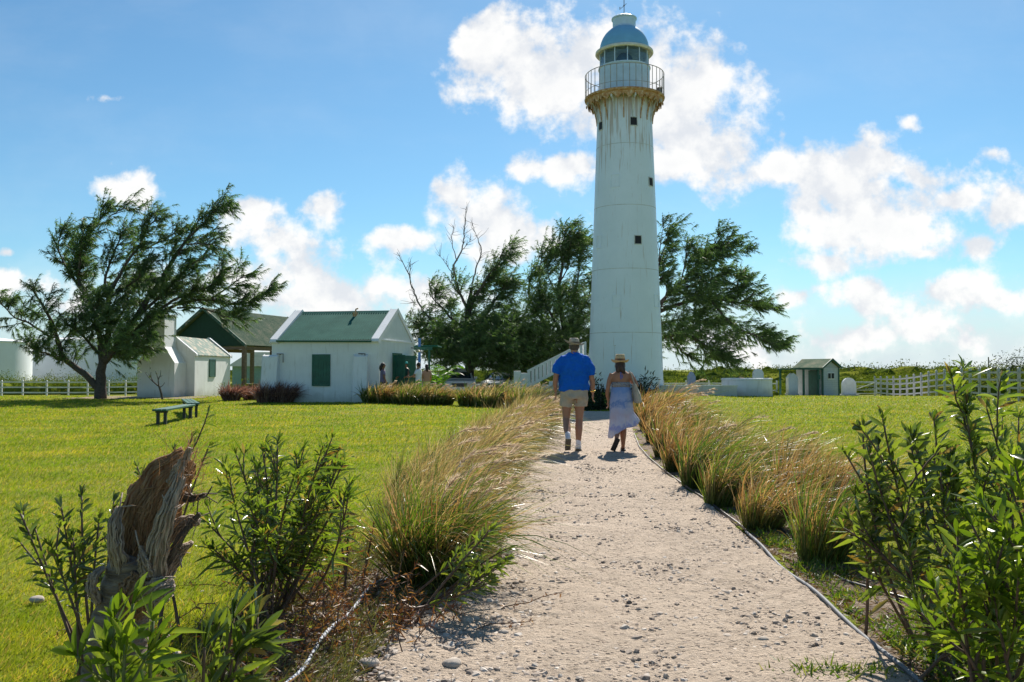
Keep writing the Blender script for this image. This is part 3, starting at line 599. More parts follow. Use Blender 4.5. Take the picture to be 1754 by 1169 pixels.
# door in the gable, two open leaves
do = Geo(); x_ = HW
do.box(x_-.1, x_+.03, 1.67, 1.75, 0, 2.12); do.box(x_-.1, x_+.03, 2.85, 2.93, 0, 2.12); do.box(x_-.1, x_+.03, 1.75, 2.85, 2.05, 2.12)
do_ = do.build('door_frame', m_greenp, house)
def leaf(name, hinge, ang, w, h):
    g = Geo(); bw = w/5
    for i in range(5): g.box(i*bw+.004, (i+1)*bw-.004, -.02, .02, .03, h)
    for z in (.25, 1.0, h-.25): g.box(.02, w-.02, -.035, -.021, z, z+.1)
    g.xform(ang, (hinge[0], hinge[1], 0)); l = g.build('door', m_greenp, house); h_ = Geo(); h_.ball((w-.08, -.06, 1.0), .03, 8, 6); h_.xform(ang, (hinge[0], hinge[1], 0)); h_.build('handle', m_iron, l)
leaf('door', (x_+.04, 1.72), radians(-20), .62, 2.03); leaf('door', (x_+.06, 2.90), radians(70), .95, 2.03)
g = Geo(); g.box(.3, HW-.32, .3, HD-.3, -.1, -.02); g.box(HW-1.7, HW-1.6, .3, HD-.3, 0, 2.6); g.build('interior', m_inside, house)
g = Geo(); g.box(HW, HW+.03, WT_, HD, EH-.05, EH-.0); g.build('gable_band', m_wall, house)
# porch frame and hanging sign bracket at the back corner
porch = thing('porch', (P(735, 655, 41.5)[0], 41.5, 0), 'green timber porch posts and beam beside the rear corner of the cottage', 'porch')
g = Geo(); g.box(-.05, .05, -.05, .05, 0, 2.3); g.build('post', m_greenp, porch); g = Geo(); g.box(-.75, .15, -.06, .06, 2.3, 2.44); g.box(-.42, -.34, .3, 2.2, 2.3, 2.42); g.build('beam', m_greenp, porch)
g = Geo(); g.box(-.52, -.40, -.05, .05, 1.3, 2.85); g.build('post', simple('blue_paint', (.02, .12, .35), .5), porch)
g = Geo(); g.box(-.9, .4, 0, 2.4, 2.46, 2.52); g.build('roof', m_greenroof, porch)
sg = thing('wall_lamp', (P(716, 597, 40.2)[0], 40.2, 2.25), 'small yellowish lamp on a bracket at the cottage gable corner', 'lamp')
g = Geo(); g.tube([(-.45, 0, .12), (-.1, 0, .1), (0, 0, 0)], .02, 6); g.build('bracket', m_iron, sg); g = Geo(); g.rings([(0, 0, -.1, .09, .09), (0, 0, -.04, .12, .12), (0, 0, .03, .05, .05)], 12); g.build('shade', simple('shade_cream', (.6, .5, .28), .5), sg)

# cookhouse with big chimney ---------------------------------------------------
CX = -16.15; CYF = 44.6; zb = -.12
ck = thing('cookhouse', (CX, CYF, zb), 'small white cookhouse with a broad stepped chimney and mottled green roof', 'house')
gw = 2.35; gd = 5.6; eh = 2.24; pk = 3.25
g = Geo(); wt_ = .25
g.prism([(0, -.2), (0, eh), (-gw/2, pk-.08), (-gw, eh), (-gw, -.2)][::-1], 0, wt_, 'y'); g.prism([(0, -.2), (0, eh), (-gw/2, pk-.08), (-gw, eh), (-gw, -.2)][::-1], gd-wt_, gd, 'y')
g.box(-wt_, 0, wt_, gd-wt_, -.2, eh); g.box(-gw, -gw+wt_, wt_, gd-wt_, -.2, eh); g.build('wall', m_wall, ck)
for y0 in (-.04, gd-wt_-.02):
    g = Geo(); g.prism([(.08, eh-.08), (.08, eh+.04), (-gw/2, pk+.06), (-gw-.08, eh+.04), (-gw-.08, eh-.08), (-gw/2, pk-.09)], y0, y0+wt_+.06, 'y')
    bevel(g.build('gable_coping', m_wall, ck), .02)
g = Geo()
for s in (0, 1):
    x0, x1 = ((.06, -gw/2) if s == 0 else (-gw-.06, -gw/2)); n0 = .05
    g.add([(x0, wt_+.03, eh+.0), (x1, wt_+.03, pk-.03), (x1, gd-wt_-.03, pk-.03), (x0, gd-wt_-.03, eh+.0), (x0, wt_+.03, eh-n0), (x1, wt_+.03, pk-.03-n0), (x1, gd-wt_-.03, pk-.03-n0), (x0, gd-wt_-.03, eh-n0)], [(0, 1, 2, 3), (7, 6, 5, 4), (0, 3, 7, 4), (0, 4, 5, 1), (3, 2, 6, 7), (1, 5, 6, 2)])
g.build('roof', m_cottroof, ck)
g = Geo(); yc = gd*.46; z0, z1 = 1.15, 1.98; bw = .13
g.box(.0, .05, yc-.46, yc-.40, z0-.06, z1+.06); g.box(.0, .05, yc+.40, yc+.46, z0-.06, z1+.06); g.box(0, .05, yc-.4, yc+.4, z1, z1+.06); g.box(0, .06, yc-.4, yc+.4, z0-.06, z0); w = g.build('window', m_greenp, ck)
g = Geo()
for i in range(6): g.box(.0, .035, yc-.4+i*.133+.004, yc-.4+(i+1)*.133-.004, z0+.002, z1-.002)
g.build('shutter', m_greenp, w)
chx = (269.5-877)/1500*43.2-CX; dc = 1.55
g = Geo(); hw = .87; sw = .36
g.prism([(chx-hw, -.3), (chx+hw, -.3), (chx+hw, 1.82), (chx+sw, 2.62), (chx+sw, 4.12), (chx-sw, 4.12), (chx-sw, 2.62), (chx-hw, 1.82)], -dc, -.045, 'y')
g.box(chx-sw-.05, chx+sw+.05, -dc-.05, -.0, 4.12, 4.24); bevel(g.build('chimney', m_wall, ck), .04)

# open pavilion --------------------------------------------------------------
pv0 = P(348, 527, 52.0); pa = -radians(14.8)
pav = thing('pavilion', (pv0[0], pv0[1], float(gz(pv0[0], pv0[1]))), 'open sided pavilion with large weathered green gable roof behind the cookhouse', 'pavilion', rz=pa)
pz0 = float(gz(pv0[0], pv0[1])); ph_ = pv0[2]-pz0; ew = 2.75; eh_ = 2.87-pz0; plen = 10.0
g = Geo()
for s in (-1, 1):
    q0 = (s*(ew+.12), eh_-.06); q1 = (0, ph_)
    g2 = Geo(); corr(g2, 0.0, plen, q0, q1, .02, .16)
    for v_ in g2.v: pass
    # corr runs along local x: swap so the ridge runs along local y
    g2.v = [np.stack([v_[:, 1], v_[:, 0], v_[:, 2]], 1) for v_ in g2.v]; g2.q = [q_[:, ::-1] for q_ in g2.q]; 
    g.add(np.concatenate(g2.v), np.concatenate(g2.q))
g.build('roof', m_oldroof, pav, smooth=True)
for y0 in (-.06, plen-.02):
    g = Geo()
    for s in (-1, 1): g.prism([(s*(ew+.16), eh_-.22), (s*(ew+.16), eh_-.02), (0, ph_+.05), (0, ph_-.15)] if s > 0 else [(0, ph_-.15), (0, ph_+.05), (s*(ew+.16), eh_-.02), (s*(ew+.16), eh_-.22)], y0+(0.001 if s > 0 else 0), y0+.08, 'y')
    g.build('barge_board', m_cottroof, pav)
g = Geo(); g.prism([(-ew+.1, eh_-.1), (ew-.1, eh_-.1), (0, ph_-.2)], .25, .32, 'y'); g.build('gable_shade_panel', simple('gable_shade_green', (0.012, .05, .03), .8), pav); g = Geo(); g.prism([(-ew+.1, eh_-.1), (ew-.1, eh_-.1), (0, ph_-.2)], plen-.4, plen-.33, 'y'); g.build('gable_shade_panel', bpy.data.materials['gable_shade_green'], pav)  # dark sheets standing in for the shade inside the pavilion gables
for s in (-1, 1):
    g = Geo(); g.box(s*(ew-.12)-.09, s*(ew-.12)+.09, .1, plen-.1, eh_-.34, eh_-.12); g.build('beam', m_wood, pav)
    for k in range(4):
        g = Geo(); y_ = .25+k*(plen-.5)/3; g.box(s*(ew-.12)-.11, s*(ew-.12)+.11, y_-.11, y_+.11, 0, eh_-.34); g.build('post', m_wood, pav)
g = Geo(); g.box(-ew, ew, .12, .26, eh_-.32, eh_-.14); g.build('beam', m_wood, pav)
# small pale green shed with a pale roof seen through the pavilion
q = P(455, 660, 68); sh = thing('shed', (q[0], q[1], float(gz(q[0], q[1]))), 'distant pale green shed with light roof, seen through the pavilion', 'shed')
m_pg = simple('pale_green_wall', (.28, .42, .34), .8); g = Geo(); g.box(-2.6, 2.6, 0, 3, 0, 2.3); g.build('wall', m_pg, sh); g = Geo(); g.prism([(-2.9, 2.2), (2.9, 2.2), (1.2, 3.3), (-1.2, 3.3)], -.3, 3.3, 'y'); g.build('roof', m_white, sh)
g = Geo(); g.box(.3, 1.1, -.04, .02, .9, 1.7); g.build('window', m_inside, sh)

# storage tanks ----------------------------------------------------------------
m_tank = simple('tank_white', (0.70, 0.73, 0.76), 1.0, var=0.06, scale=.5, bmp=0)
def tank(px, D, r, ytop, yroof, label):
    x = (px-877)/1500*D; z0 = float(gz(x, D)); zt = (634-ytop)/1500*(D-r)+CH-z0; zr = zt+(ytop-yroof)/1500*D*.9
    tk = thing('storage_tank', (x, D, z0), label, 'tank', 'white storage tanks beyond the fence')
    g = Geo(); g.rings([(0, 0, -.5, r, r), (0, 0, zt, r, r)], 120); g.build('wall', m_tank, tk)
    g = Geo(); g.rings([(0, 0, zt, r+.08, r+.08), (0, 0, zt+.12, r+.08, r+.08), (0, 0, (zt+zr)/2+.15, r*.6, r*.6), (0, 0, zr, r*.2, r*.2), (0, 0, zr+.05, .05, .05)], 120); g.build('roof', m_tank, tk)
    for f in ():
        g = Geo(); g.rings([(0, 0, zt*f-.03, r, r), (0, 0, zt*f-.02, r+.03, r+.03), (0, 0, zt*f+.02, r+.03, r+.03), (0, 0, zt*f+.03, r, r)], 80, caps=False); g.build('seam', m_tank, tk)
    return tk
tank(-65, 96, 6.8, 584, 571, 'leftmost white storage tank, cut by the photo edge, with a low conical roof')
tank(165, 118, 10.4, 583, 574, 'wider white storage tank behind the large windblown tree')

# ------------------------------------------------------------------ fences
m_fence = simple('fence_white', (0.62, 0.62, 0.60), 0.65, var=0.18, scale=3, bmp=.2)
m_fence2 = simple('fence_grey_white', (0.42, 0.43, 0.41), 0.7, var=0.2, scale=3, bmp=.2)
def fence(pts, label, hs, ph_, mat, pw=.10, rh=.09, skip=None):
    pts = [np.array((x, y, float(gz(x, y)))) for x, y in pts]
    f = thing('fence', pts[0], label, 'fence')
    for p_ in pts: g = Geo(); g.box(p_[0]-pw/2, p_[0]+pw/2, p_[1]-pw/2, p_[1]+pw/2, p_[2]-.2, p_[2]+ph_); g.add([(p_[0]+a*pw/2, p_[1]+b*pw/2, p_[2]+ph_) for a, b in ((-1, -1), (1, -1), (1, 1), (-1, 1))]+[(p_[0], p_[1], p_[2]+ph_+.05)], tris=[(0, 1, 4), (1, 2, 4), (2, 3, 4), (3, 0, 4)]); g.build('post', mat, f, world=True)
    for h in hs:
        g = Geo()
        for a, b in zip(pts[:-1], pts[1:]): g.bar(a+np.array((0, -.06, h)), b+np.array((0, -.06, h)), .035, rh)
        g.build('rail', mat, f, world=True)
    return f
fl = [((px-877)/1500*D, D) for px, D in [(-130, 60.5), (-84, 61), (-38, 61.5), (4, 62), (40, 62.5), (81, 63), (118, 63.5), (151, 64), (187, 64.5), (216, 65), (250, 65.5), (290, 66)]]
fence(fl, 'white post and rail fence behind the large windblown tree on the left', (.30, .68, 1.05), 1.15, m_fence)
n = 21; fr_ = []
for i in range(n):
    s = i/(n-1); D = 34.5*(65/34.5)**s; pxx = 1800+(1497-1800)*(s**.72); fr_.append(((np.interp(D, [34.5, 37, 65], [20.9, 21.3, 26.9])), D))
fence(fr_, 'long white four rail fence receding on the right side of the lawn', (.25, .58, .91, 1.24), 1.42, m_fence2, .10, .09)
fm = [((px-877)/1500*D, D) for px, D in [(1136, 63), (1175, 63), (1214, 63.2), (1253, 63.4), (1292, 63.6), (1330, 63.8)]]
fence(fm, 'white rail fence behind the cistern to the right of the lighthouse', (.45, .95), 1.15, m_fence)
fq = [((px-877)/1500*D, D) for px, D in [(1458, 70), (1500, 68), (1560, 66)]]
fence(fq, 'low white fence beyond the road between the booth and the long fence', (.45, .95), 1.1, m_fence)
# gate
gp = ((1445-877)/1500*64, 64.0); gt = thing('gate', (gp[0], gp[1], float(gz(*gp))), 'grey white metal field gate standing open beside the small booth', 'gate', rz=-.1)
g = Geo(); gl_ = 2.3
for z in (.2, 1.05): g.tube([(0, 0, z), (gl_, 0, z)], .03, 6)
for x_ in (0, gl_): g.tube([(x_, 0, .2), (x_, 0, 1.05)], .03, 6)
g.tube([(0, 0, .2), (gl_, 0, 1.05)], .025, 6); g.build('gate_frame', m_fence, gt)
for z in (.45, .75): g = Geo(); g.tube([(0, 0, z), (gl_, 0, z)], .018, 6); g.build('gate_rail', m_fence, gt)

# ------------------------------------------------------------------ cistern, basin, markers, booth
q = G(1296, 682); xr_ = lambda px, D: (px-877)/1500*D
D1 = 42.5
cs = thing('cistern', (xr_(1290, D1), D1, float(gz(xr_(1290, D1), D1))), 'round low white cistern wall on the lawn right of the lighthouse', 'cistern')
g = Geo(); r_ = 1.22; zt = .78; g.rings([(0, r_, -.15, r_*1.02, r_*1.02), (0, r_, zt, r_, r_), (0, r_, zt+.01, r_+.03, r_+.03), (0, r_, zt+.09, r_+.03, r_+.03), (0, r_, zt+.10, r_-.1, r_-.1), (0, r_, zt+.02, r_-.1, r_-.1)], 48); g.build('wall', m_wall, cs, smooth=False)
g = Geo(); g.box(-.5, -.3, .6, .8, zt+.02, zt+.16); g.build('hatch', m_rust, cs)
D2 = 41.0
bs = thing('basin', (xr_(1195, D2), D2, float(gz(xr_(1195, D2), D2))), 'long low white basin wall between the lighthouse and the round cistern', 'basin')
g = Geo(); x0 = xr_(1132, D2)-xr_(1195, D2); x1 = xr_(1262, D2)-xr_(1195, D2)
g.box(x0, x1, 0, .22, -.5, .38); g.box(x0, x1, 2.2, 2.42, -.5, .38); g.box(x0, x0+.2, .22, 2.2, -.5, .38); g.box(x1-.2, x1, .22, 2.2, -.5, .38); g.build('wall', m_wall, bs)
g = Geo(); g.box(x0-.04, x1+.04, -.04, .26, .38, .44); g.build('coping', m_wall, bs)
def marker(px, D, w, z0, z1, label, shape='arch', name='marker_post', mat=None):
    x = xr_(px, D); b = float(gz(x, D)); o_ = thing(name, (x, D, b), label, 'marker', 'white stone markers right of the lighthouse'); g = Geo(); h = w/2
    if shape == 'arch': poly = [(-h, 0), (h, 0), (h, z1-h)]+[(h*cos(a), z1-h+h*sin(a)) for a in np.linspace(.2, pi-.2, 9)]+[(-h, z1-h)]
    else: poly = [(-h, 0), (h, 0), (h, z1-.25), (h*.45, z1-.08), (0, z1), (-h*.45, z1-.08), (-h, z1-.25)]
    g.prism(poly, -.12 if shape == 'arch' else -h, .12 if shape == 'arch' else h, 'y'); bevel(g.build('body', mat or m_wall, o_), .02)
    g = Geo(); g.box(-h-.06, h+.06, -h-.08, h+.08, 0, z0); g.build('base', mat or m_wall, o_)
    if shape == 'arch':
        g = Geo(); g.prism([(a*.7, zz*.93+.02) for a, zz in poly], -.135, -.121, 'y'); g.build('panel', m_white, o_)
marker(1298, 47, .50, .55, 1.42, 'arched white marker standing just behind the round cistern')
marker(1184, 46, .34, .25, 1.2, 'grey blue pointed marker behind the long basin, nearest the lighthouse', 'point', mat=simple('slate_paint', (.28, .34, .44), .8))
marker(1356, 50, .50, .15, 1.32, 'square white gatepost with a pointed cap left of the booth', 'point')
marker(1453, 62, .95, .2, 1.35, 'broad pale rounded marker just right of the booth', 'arch')
D3 = 50.0
bx = xr_(1422, D3); bo = thing('booth', (bx, D3, float(gz(bx, D3))), 'small grey clapboard booth with green trim, gable roof and a lean to canopy', 'booth', rz=radians(27))
g = Geo(); bz = float(gz(bx, D3)); w_, d_, eh3, pk3 = 1.25, 2.0, 1.62, 2.05
g.prism([(-w_/2, 0), (w_/2, 0), (w_/2, eh3), (0, pk3-.05), (-w_/2, eh3)], 0, d_, 'y'); 
bw_ = g.build('wall', simple('grey_clapboard', (.42, .45, .46), .8, var=.1), bo)
g = Geo()
for i in range(13): g.box(-w_/2+.02, w_/2-.02, -.018, -.001, .06+i*.12, .06+i*.12+.105)
g.build('siding', simple('clapboard', (.50, .53, .54), .8, var=.1), bo)
g = Geo()
for s in (-1, 1): g.prism([(s*(w_/2+.14), eh3-.06), (s*(w_/2+.14), eh3), (0, pk3+.08), (0, pk3)] if s > 0 else [(0, pk3), (0, pk3+.08), (s*(w_/2+.14), eh3), (s*(w_/2+.14), eh3-.06)], -.15+.002*s, d_+.15, 'y')
g.build('roof', m_oldroof, bo)
g = Geo()
for s in (-1, 1): g.bar((s*(w_/2+.14), -.17, eh3-.02), (0, -.17, pk3+.06), .05, .09); g.box(s*w_/2-.04, s*w_/2+.04, -.05, .05, 0, eh3)
g.build('trim', m_greenp, bo)
g = Geo(); g.box(-.26, .26, -.05, -.019, .95, 1.35); wn_ = g.build('window', m_white, bo)
for s in (-.13, .13): g = Geo(); g.box(s-.1, s+.1, -.06, -.051, 1.0, 1.30); g.build('pane', m_inside, wn_)
g = Geo(); g.box(-w_/2-.06, -w_/2+.0, .25, 1.0, .05, 1.45); g.build('door', m_greenp, bo)
g = Geo(); g.box(-w_/2-1.55, -w_/2-.16, -.1, 1.9, 1.50, 1.57); g.build('canopy', m_greenp, bo)
for x_, y_ in ((-w_/2-1.45, 0), (-w_/2-1.45, 1.8), (-w_/2-.36, 0)): g = Geo(); g.box(x_-.045, x_+.045, y_-.045, y_+.045, 0, 1.5); g.build('post', m_greenp, bo)
g = Geo(); g.box(-w_/2-.42, -w_/2-.3, -.14, -.05, .95, 1.2); g.build('mailbox', m_greenp, bo)
# far utility poles
for i, (px, yt, D) in enumerate([(1454, 626, 150), (1463, 626, 150), (1505, 626, 170), (1570, 621, 150), (1693, 612, 110)]):
    x = xr_(px, D); g = Geo(); z1 = (634-yt)/1500*D+CH; b = float(gz(x, D)); g.tube([(0, 0, -.5), (0, 0, z1-b)], .07, 8)
    tag(g.build('utility_pole', m_wood, at=(x, D, b)), ['leftmost', 'second', 'third', 'fourth', 'rightmost'][i]+' distant wooden pole standing on the scrubland skyline right of the booth', 'pole', 'distant poles')

# stairs with white balustrade left of the lighthouse ----------------------------
sx0, sx1 = xr_(880, 42.5), xr_(1004, 42.5)
st = thing('staircase', (sx0, 42.5, float(gz(sx0, 42.5))), 'white staircase with picket balustrade climbing to the left side of the lighthouse', 'staircase')
sb = float(gz(sx0, 42.5)); 
def sl(x): return np.interp(x, [0, .72, sx1-sx0], [.0, .0, 1.55])
for yy_ in (-.0, 1.3):
    g = Geo(); g.bar((.68, yy_, 1.28-sb), (sx1-sx0, yy_, 1.28-sb+1.42), .09, .10); g.bar((.68, yy_, .55-sb), (sx1-sx0, yy_, .55-sb+1.42), .08, .10); g.build('handrail', m_white, st)
    n = 15
    for i in range(n):
        x_ = .75+i*(sx1-sx0-.8)/(n-1); s = (x_-.68)/(sx1-sx0-.68)*1.42; g = Geo(); g.box(x_-.06, x_+.06, yy_-.03, yy_+.03, .5-sb+s, 1.27-sb+s); g.build('baluster', m_white, st)
g = Geo(); g.box(0, .34, -.08, .25, -.2, 1.30-sb); g.box(.34, .70, -.06, .05, -.2, 1.20-sb); bevel(g.build('newel_post', m_white, st), .015)
g = Geo(); ns_ = 8
for i in range(ns_): x_ = .7+i*(sx1-sx0-.7)/ns_; g.box(x_, sx1-sx0-.001*i, .06, 1.24, (.0 if i == 0 else .17*i-.0), .17*(i+1))
g.build('steps', m_wall, st)

# ------------------------------------------------------------------ benches
def bench(p0, p1, h, w, label):
    p0 = np.array(p0); p1 = np.array(p1); L_ = np.linalg.norm(p1-p0); a = atan2(p1[1]-p0[1], p1[0]-p0[0]); b = thing('bench', (p0[0], p0[1], float(gz(p0[0], p0[1]))), label, 'bench', 'green benches on the left lawn', rz=a)
    for i in range(3):
        g = Geo(); y0 = -w/2+i*w/3; g.box(-.12, L_+.12, y0+.006, y0+w/3-.006, h-.05, h); bevel(g.build('seat_plank', m_greenp, b), .008)
    for x_ in (.12, L_-.12):
        g = Geo(); g.box(x_-.035, x_+.035, -.12, -.05, -.05, h-.05); g.box(x_-.035, x_+.035, .05, .12, -.05, h-.05); g.box(x_-.04, x_+.04, -w/2+.03, w/2-.03, h-.10, h-.051); g.build('leg', simple('bench_leg', (.03, .035, .03), .6) if 'bench_leg' not in bpy.data.materials else bpy.data.materials['bench_leg'], b)
a = G(284, 727); c_ = G(318, 719); dd = (c_-a); bench(a[:2]-dd[:2]*.25, c_[:2]+dd[:2]*.15, .40, .34, 'low green plank bench on dark legs, the nearer and more sideways one')
a = P(331, 711, 24.6); c_ = P(320, 700, 28.0); bench((a[0], a[1]), (c_[0], c_[1]), .42, .34, 'low green plank bench behind the nearer one, turned away from the camera')
# ------------------------------------------------------------------ casuarina trees
m_bark = simple('bark', (0.085, 0.065, 0.052), 0.9, var=.4, scale=14, bmp=.6)
m_bare = simple('dead_wood', (0.20, 0.17, 0.15), 0.9, var=.25, scale=14, bmp=.4)
def needle_mat(name, a, b, c_): return leafmat(name, [(0, a), (.5, b), (1, c_)], trans=.45, rough=.5, spec=.4, tint=(1.0, 1.25, .6), nz=(.9, (1.35, 1.4, 1.1)))
m_need1 = needle_mat('casuarina_needles', (.048, .082, .036), (.09, .135, .058), (.15, .20, .085))
m_need2 = needle_mat('casuarina_needles_far', (.048, .084, .036), (.09, .138, .055), (.15, .20, .078))
WIND = np.array((1.0, 0.05, 0.0))
def taper(r0, r1, n): return np.linspace(r0, r1, n)
def tree(name, label, D, base, limbs, dead=(), mat=m_need1, nd=38, plume=(.45, .85), wind=.35, dens=1.0, seed=1, fills=(), droop=.45, barkm=None, shrink=1.0):
    global rng
    rng = np.random.default_rng(seed)
    b = P(base[0], base[1], D); bz_ = float(gz(b[0], D)); t = thing(name, (b[0], D, bz_), label, 'tree')
    gt_ = Geo(); gd_ = Geo(); gc = Geo(); tw0 = []; twd = []; twl = []
    for (pix, r0, r1, off, dn) in limbs:
        pix = [p_ if p_ == base else (base[0]+(p_[0]-base[0])*shrink, base[1]+(p_[1]-base[1])*shrink) for p_ in pix]; n = len(pix); offs = np.linspace(0, 1, n)**1.2*off
        pts = [P(px, py, D+o_) for (px, py), o_ in zip(pix, offs)]
        pts = spline(pts, max(8, n*4)); m = len(pts)
        pts[1:-1] += np.cumsum(rng.normal(size=(m-2, 3))*.012, 0)
        if pix[0] == base: pts[0, 2] = bz_-.2
        gt_.tube(pts, taper(r0, r1, m), 8)
        seg = np.linalg.norm(np.diff(pts, axis=0), axis=1).sum()
        if dn <= 0: continue
        ns_ = int(seg*5.2*dn*dens); f0 = .22
        for _ in range(ns_):
            s = f0+(1-f0)*rng.random()**.8; k = min(m-2, int(s*(m-1))); p0 = pts[k]; tg = nrm(pts[min(m-1, k+2)]-pts[max(0, k-1)])
            rp = rng.normal(size=3); rp -= tg*(rp@tg); rp = nrm(rp)
            d_ = nrm(tg*.75+rp*.75+np.array((0, 0, .22))+WIND*wind); l_ = (.45+.9*rng.random())*(1.15-.45*s)
            pp = [p0]; dv = d_.copy()
            for _k in range(5): dv = nrm(dv+np.array((wind*.22, 0, .02))+rng.normal(size=3)*.12); pp.append(pp[-1]+dv*l_/5)
            pp = np.array(pp); gt_.tube(pp, taper(.022, .008, 6), 4, cap=False)
            for q in range(int(4+2*rng.random())):
                kk = rng.integers(1, 6); td = nrm(nrm(pp[kk]-pp[kk-1])*.9+rng.normal(size=3)*.45+WIND*wind*.9+np.array((0, 0, .12)))
                tw0.append(pp[kk]); twd.append(td); twl.append(plume[0]+(plume[1]-plume[0])*rng.random())
    for (cx, cy, rx, ry, dd, n) in fills:          # extra inner twigs where the crown is dense
        for _ in range(n):
            a = rng.normal(size=3)*.5; p0 = P(cx+a[0]*rx, cy+a[1]*ry, D+a[2]*dd); tw0.append(p0); twd.append(nrm(np.array((.5, 0, .45))+rng.normal(size=3)*.6)); twl.append(plume[0]+(plume[1]-plume[0])*rng.random())
    for (pix, r0, r1, off) in dead:
        pts = spline([P(px, py, D+off*i/max(1, len(pix)-1)) for i, (px, py) in enumerate(pix)], len(pix)*4); m = len(pts); pts[1:-1] += rng.normal(size=(m-2, 3))*.02; gd_.tube(pts, taper(r0, r1, m), 6)
        for _ in range(int(m*.9)):
            k = rng.integers(m//3, m-1); tg = nrm(pts[k+1]-pts[k]); dv = nrm(tg+rng.normal(size=3)*.55+np.array((.1, 0, .1))); l_ = .3+.6*rng.random(); pp = [pts[k]]
            for _k in range(4): dv = nrm(dv+rng.normal(size=3)*.2); pp.append(pp[-1]+dv*l_/4)
            gd_.tube(pp, taper(.014, .005, 5), 4, cap=False)
    tw0 = np.array(tw0); twd = np.array(twd); twl = np.array(twl); n = len(tw0)
    # twigs and needles
    k = nd; s = rng.random((n, k)); 
    cur = twd[:, None, :]*s[..., None]+(np.array((wind*.35, 0, -.06)))*(s**2)[..., None]
    nb_ = tw0[:, None, :]+twl[:, None, None]*cur
    ndr = nrm(twd[:, None, :]*.85+np.array((wind*.9, 0, -droop))+rng.normal(size=(n, k, 3))*.36)
    ln = (.12+.17*rng.random((n, k)))*(1.15-.5*s)
    ribbons(gc, nb_.reshape(-1, 3), ndr.reshape(-1, 3), ln.ravel(), (.020+.014*rng.random(n*k))*D/42, np.broadcast_to(np.array((wind*.25, 0, -.30)), (n*k, 3)), 2, 'needle')
    ribbons(gt_, tw0, twd, twl, .016, np.broadcast_to(np.array((wind*.35, 0, -.06)), (n, 3)), 3, 'needle')
    gt_.build('trunk', barkm or m_bark, t, world=True, smooth=True); gc.build('crown', mat, t, world=True)
    if dead: gd_.build('dead_branches', m_bare, t, world=True, smooth=True)
    return t
def Z1(l, ox=0, oy=300, s=2.923): return [(ox+x/s, oy+y/s) for x, y in l]
base1 = (172, 682)
limbs1 = [
 ([base1]+Z1([(503, 1030), (512, 960), (520, 920)]), .30, .19, 0, 0),
 (Z1([(500, 1075), (465, 1040), (430, 1000), (370, 960), (300, 915), (285, 850), (250, 740), (215, 680), (160, 590), (135, 540)]), .17, .03, -1.0, 1.0),
 (Z1([(300, 915), (250, 890), (200, 870), (140, 850)]), .07, .02, -1.2, 1.7),
 (Z1([(240, 800), (190, 765), (120, 720), (50, 700), (0, 640), (-40, 600)]), .06, .02, -.6, 1.1),
 (Z1([(512, 950), (500, 800), (440, 600), (390, 520), (365, 430), (400, 330), (480, 230), (550, 120)]), .15, .02, .8, 1.0),
 (Z1([(440, 600), (370, 520), (310, 420), (265, 340), (290, 260)]), .08, .02, 1.4, 1.1),
 (Z1([(390, 480), (400, 330), (425, 215)]), .06, .02, -1.0, 1.0),
 (Z1([(540, 180), (590, 150), (640, 130)]), .02, .01, .3, .9),
 (Z1([(520, 930), (545, 800), (545, 640), (560, 560), (610, 470), (650, 390), (720, 320), (755, 220), (775, 145)]), .16, .02, -.6, 1.0),
 (Z1([(545, 640), (520, 500), (560, 380), (600, 290), (630, 240)]), .08, .02, 1.5, 1.0),
 (Z1([(525, 930), (600, 840), (690, 700), (790, 560), (870, 440), (950, 310), (1050, 225), (1100, 150), (1150, 105)]), .17, .02, .4, 1.05),
 (Z1([(690, 380), (760, 330), (830, 300), (890, 255)]), .05, .015, .6, 1.0),
 (Z1([(950, 320), (1030, 310), (1110, 320)]), .04, .01, -.5, 1.1),
 (Z1([(690, 700), (800, 600), (900, 500), (1000, 400), (1060, 385)]), .09, .02, -1.2, 1.1),
 (Z1([(600, 840), (760, 700), (900, 600), (1010, 560), (1090, 540), (1120, 470), (1140, 435)]), .12, .02, -.8, 1.1),
 (Z1([(760, 700), (930, 620), (1080, 600), (1180, 640), (1290, 625), (1350, 590), (1385, 545)]), .09, .015, .8, .9),
 (Z1([(1080, 600), (1170, 540), (1250, 470)]), .05, .012, .5, .9),
 (Z1([(900, 650), (1050, 650), (1160, 700), (1230, 690)]), .05, .012, .3, .9),
 (Z1([(600, 850), (680, 790), (740, 770), (780, 740)]), .09, .02, -1.2, 1.0),
 (Z1([(560, 900), (630, 870), (690, 850)]), .07, .02, -1.0, 1.1),
 (Z1([(505, 900), (450, 840), (380, 760), (350, 700)]), .08, .02, -1.2, 1.3),
 (Z1([(515, 860), (500, 760), (470, 680), (500, 600)]), .08, .02, -2.0, 1.3),
 (Z1([(550, 760), (620, 680), (650, 600), (690, 480)]), .08, .02, 2.0, 1.3),
 (Z1([(600, 560), (700, 500), (740, 430)]), .06, .02, -1.0, 1.3)]
tree('casuarina_tree', 'largest windblown casuarina tree with a forked trunk, standing on the lawn at the left', 41.0, base1, limbs1, nd=36, dens=1.2, seed=11, shrink=.965, wind=.22, plume=(.35, .7),
     fills=[(205, 565, 60, 50, 3.5, 300), (150, 545, 40, 45, 3, 90), (262, 495, 55, 26, 2.5, 120), (215, 600, 45, 22, 2.5, 90)])
def Z5(l): return Z1(l, 680, 360, 3.438)
base2 = (805, 658)
